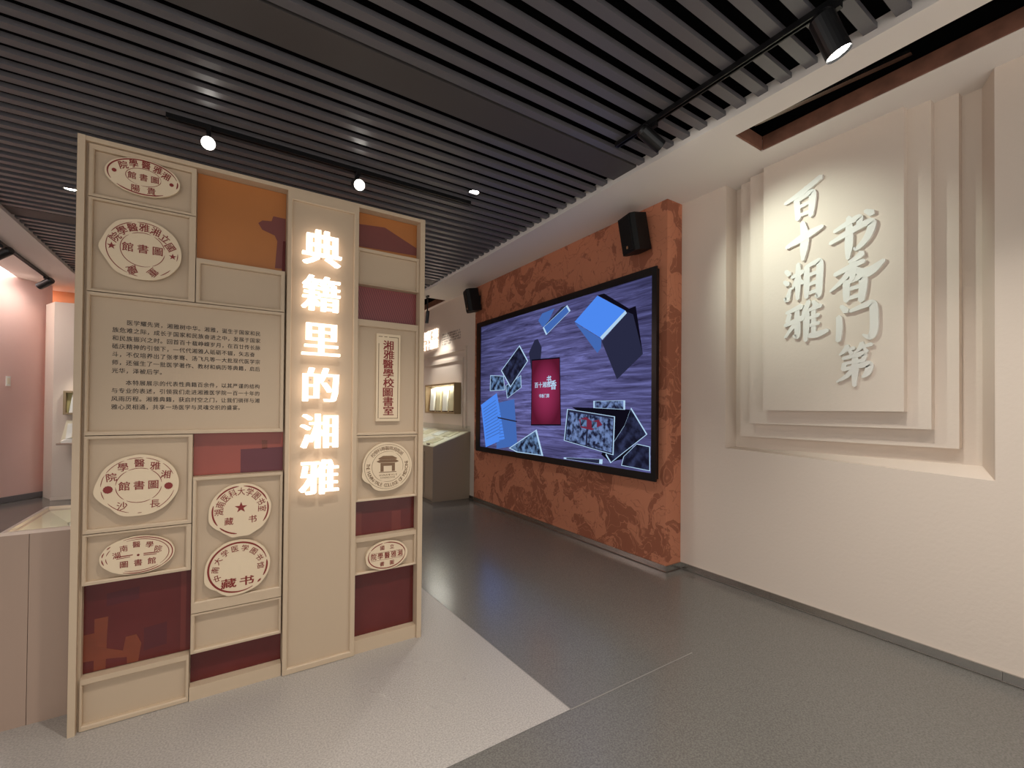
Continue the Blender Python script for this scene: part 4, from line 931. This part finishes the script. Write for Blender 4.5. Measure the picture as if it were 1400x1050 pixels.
# far left: framed case and book ledge on the cream pier
YB = 9.80
pf = lambda x: 9.82-(x+2.235)*.0966
lf = tag(empty('wall_showcase', (-1.9, pf(-1.9), 1.34)), 'small framed showcase on the cream pier at the left', 'showcase')
mb = MB(); x0, x1, z0, z1 = -2.095, -1.55, 1.34, 1.715
for q in ((x0, x1, z1-.03, z1), (x0, x1, z0, z0+.03), (x0, x0+.03, z0+.03, z1-.03), (x1-.03, x1, z0+.03, z1-.03)): mb.box(q[0], q[1], 9.70, 9.80, q[2], q[3])
mb.build('case_frame', mat('bronze_frame', (150, 128, 96), .4), lf)
MB().box(x0+.03, x1-.03, 9.785, 9.80, z0+.03, z1-.03).build('case_back', mat('yellow_lining', (232, 220, 160), .6), lf)
for j, (xx, m_) in enumerate(((-2.03, M_WHITE), (-1.9, M_BOOK), (-1.75, M_WHITE))):
    b_ = MB().hexa([(xx, 9.715, z0+.031), (xx+.11, 9.715, z0+.031), (xx+.11, 9.74, z0+.031), (xx, 9.74, z0+.031)], [(xx+.03, 9.75, z1-.06), (xx+.13, 9.75, z1-.06), (xx+.13, 9.77, z1-.06), (xx+.03, 9.77, z1-.06)])
    tag(b_.build('old_book', m_), ('white slanted book leftmost in the framed showcase on the cream pier', 'yellowed slanted book in the framed showcase on the cream pier', 'white slanted book rightmost in the framed showcase on the cream pier')[j], 'book', 'books in the pier showcase')
ld = tag(empty('wall_ledge', (-1.9, 9.7, .87)), 'pale ledge under the framed showcase on the cream pier', 'ledge')
MB().box(-2.135, -1.55, 9.56, pf(-1.55)-.001, .872, .90).build('shelf_board', M_CASE, ld)
MB().hexa([(-2.13, 9.745, .90), (-1.55, 9.745, .90), (-1.55, 9.752, .90), (-2.13, 9.752, .90)], [(-2.06, 9.745, 1.25), (-1.55, 9.745, 1.25), (-1.55, 9.752, 1.25), (-2.06, 9.752, 1.25)]).build('back_board', M_CREAM, ld)
ob = MB(); ob.hexa([(-2.09, 9.60, .9005), (-1.93, 9.60, .9005), (-1.93, 9.74, .9005), (-2.09, 9.74, .9005)], [(-2.09, 9.60, .93), (-1.93, 9.60, .985), (-1.93, 9.74, .985), (-2.09, 9.74, .95)])
ob.hexa([(-2.06, 9.70, .955), (-1.99, 9.70, .985), (-1.99, 9.74, .985), (-2.06, 9.74, .955)], [(-2.04, 9.72, 1.2), (-1.98, 9.72, 1.2), (-1.98, 9.742, 1.2), (-2.04, 9.742, 1.2)])
tag(ob.build('open_book', M_WHITE), 'white open book propped on the pale ledge', 'book')
lamp(lf, (-1.75, 9.3, 2.3), (-1.85, 9.8, 1.3), E_CASE*1.2, 70, .8, (1, .96, .85), .05)  # beam without a fixture, aimed at the pier showcase

# small pale plate on the pink wall
pl = tag(empty('wall_plate', (-2.743, 9.87, 1.85)), 'small pale upright plate on the pink wall at the left edge', 'wall plate')
a_ = Vector((3.12, 3.94, 0)).normalized(); n_ = Vector((a_.y, -a_.x, 0)); c_ = Vector((-2.743, 9.881, 1.85))
def plate(w, h, d0, d1):
    q = lambda u, v, d: tuple(c_+a_*u+n_*d+Vector((0, 0, v)))
    r = lambda d: [q(-w, -h, d), q(w, -h, d), q(w, h, d), q(-w, h, d)]
    return MB().hexa(r(d0), r(d1))
plate(.028, .075, -.002, .010).build('plate_frame', M_WHITE, pl)
plate(.016, .045, .010, .014).build('plate_switch', M_CREAM, pl)
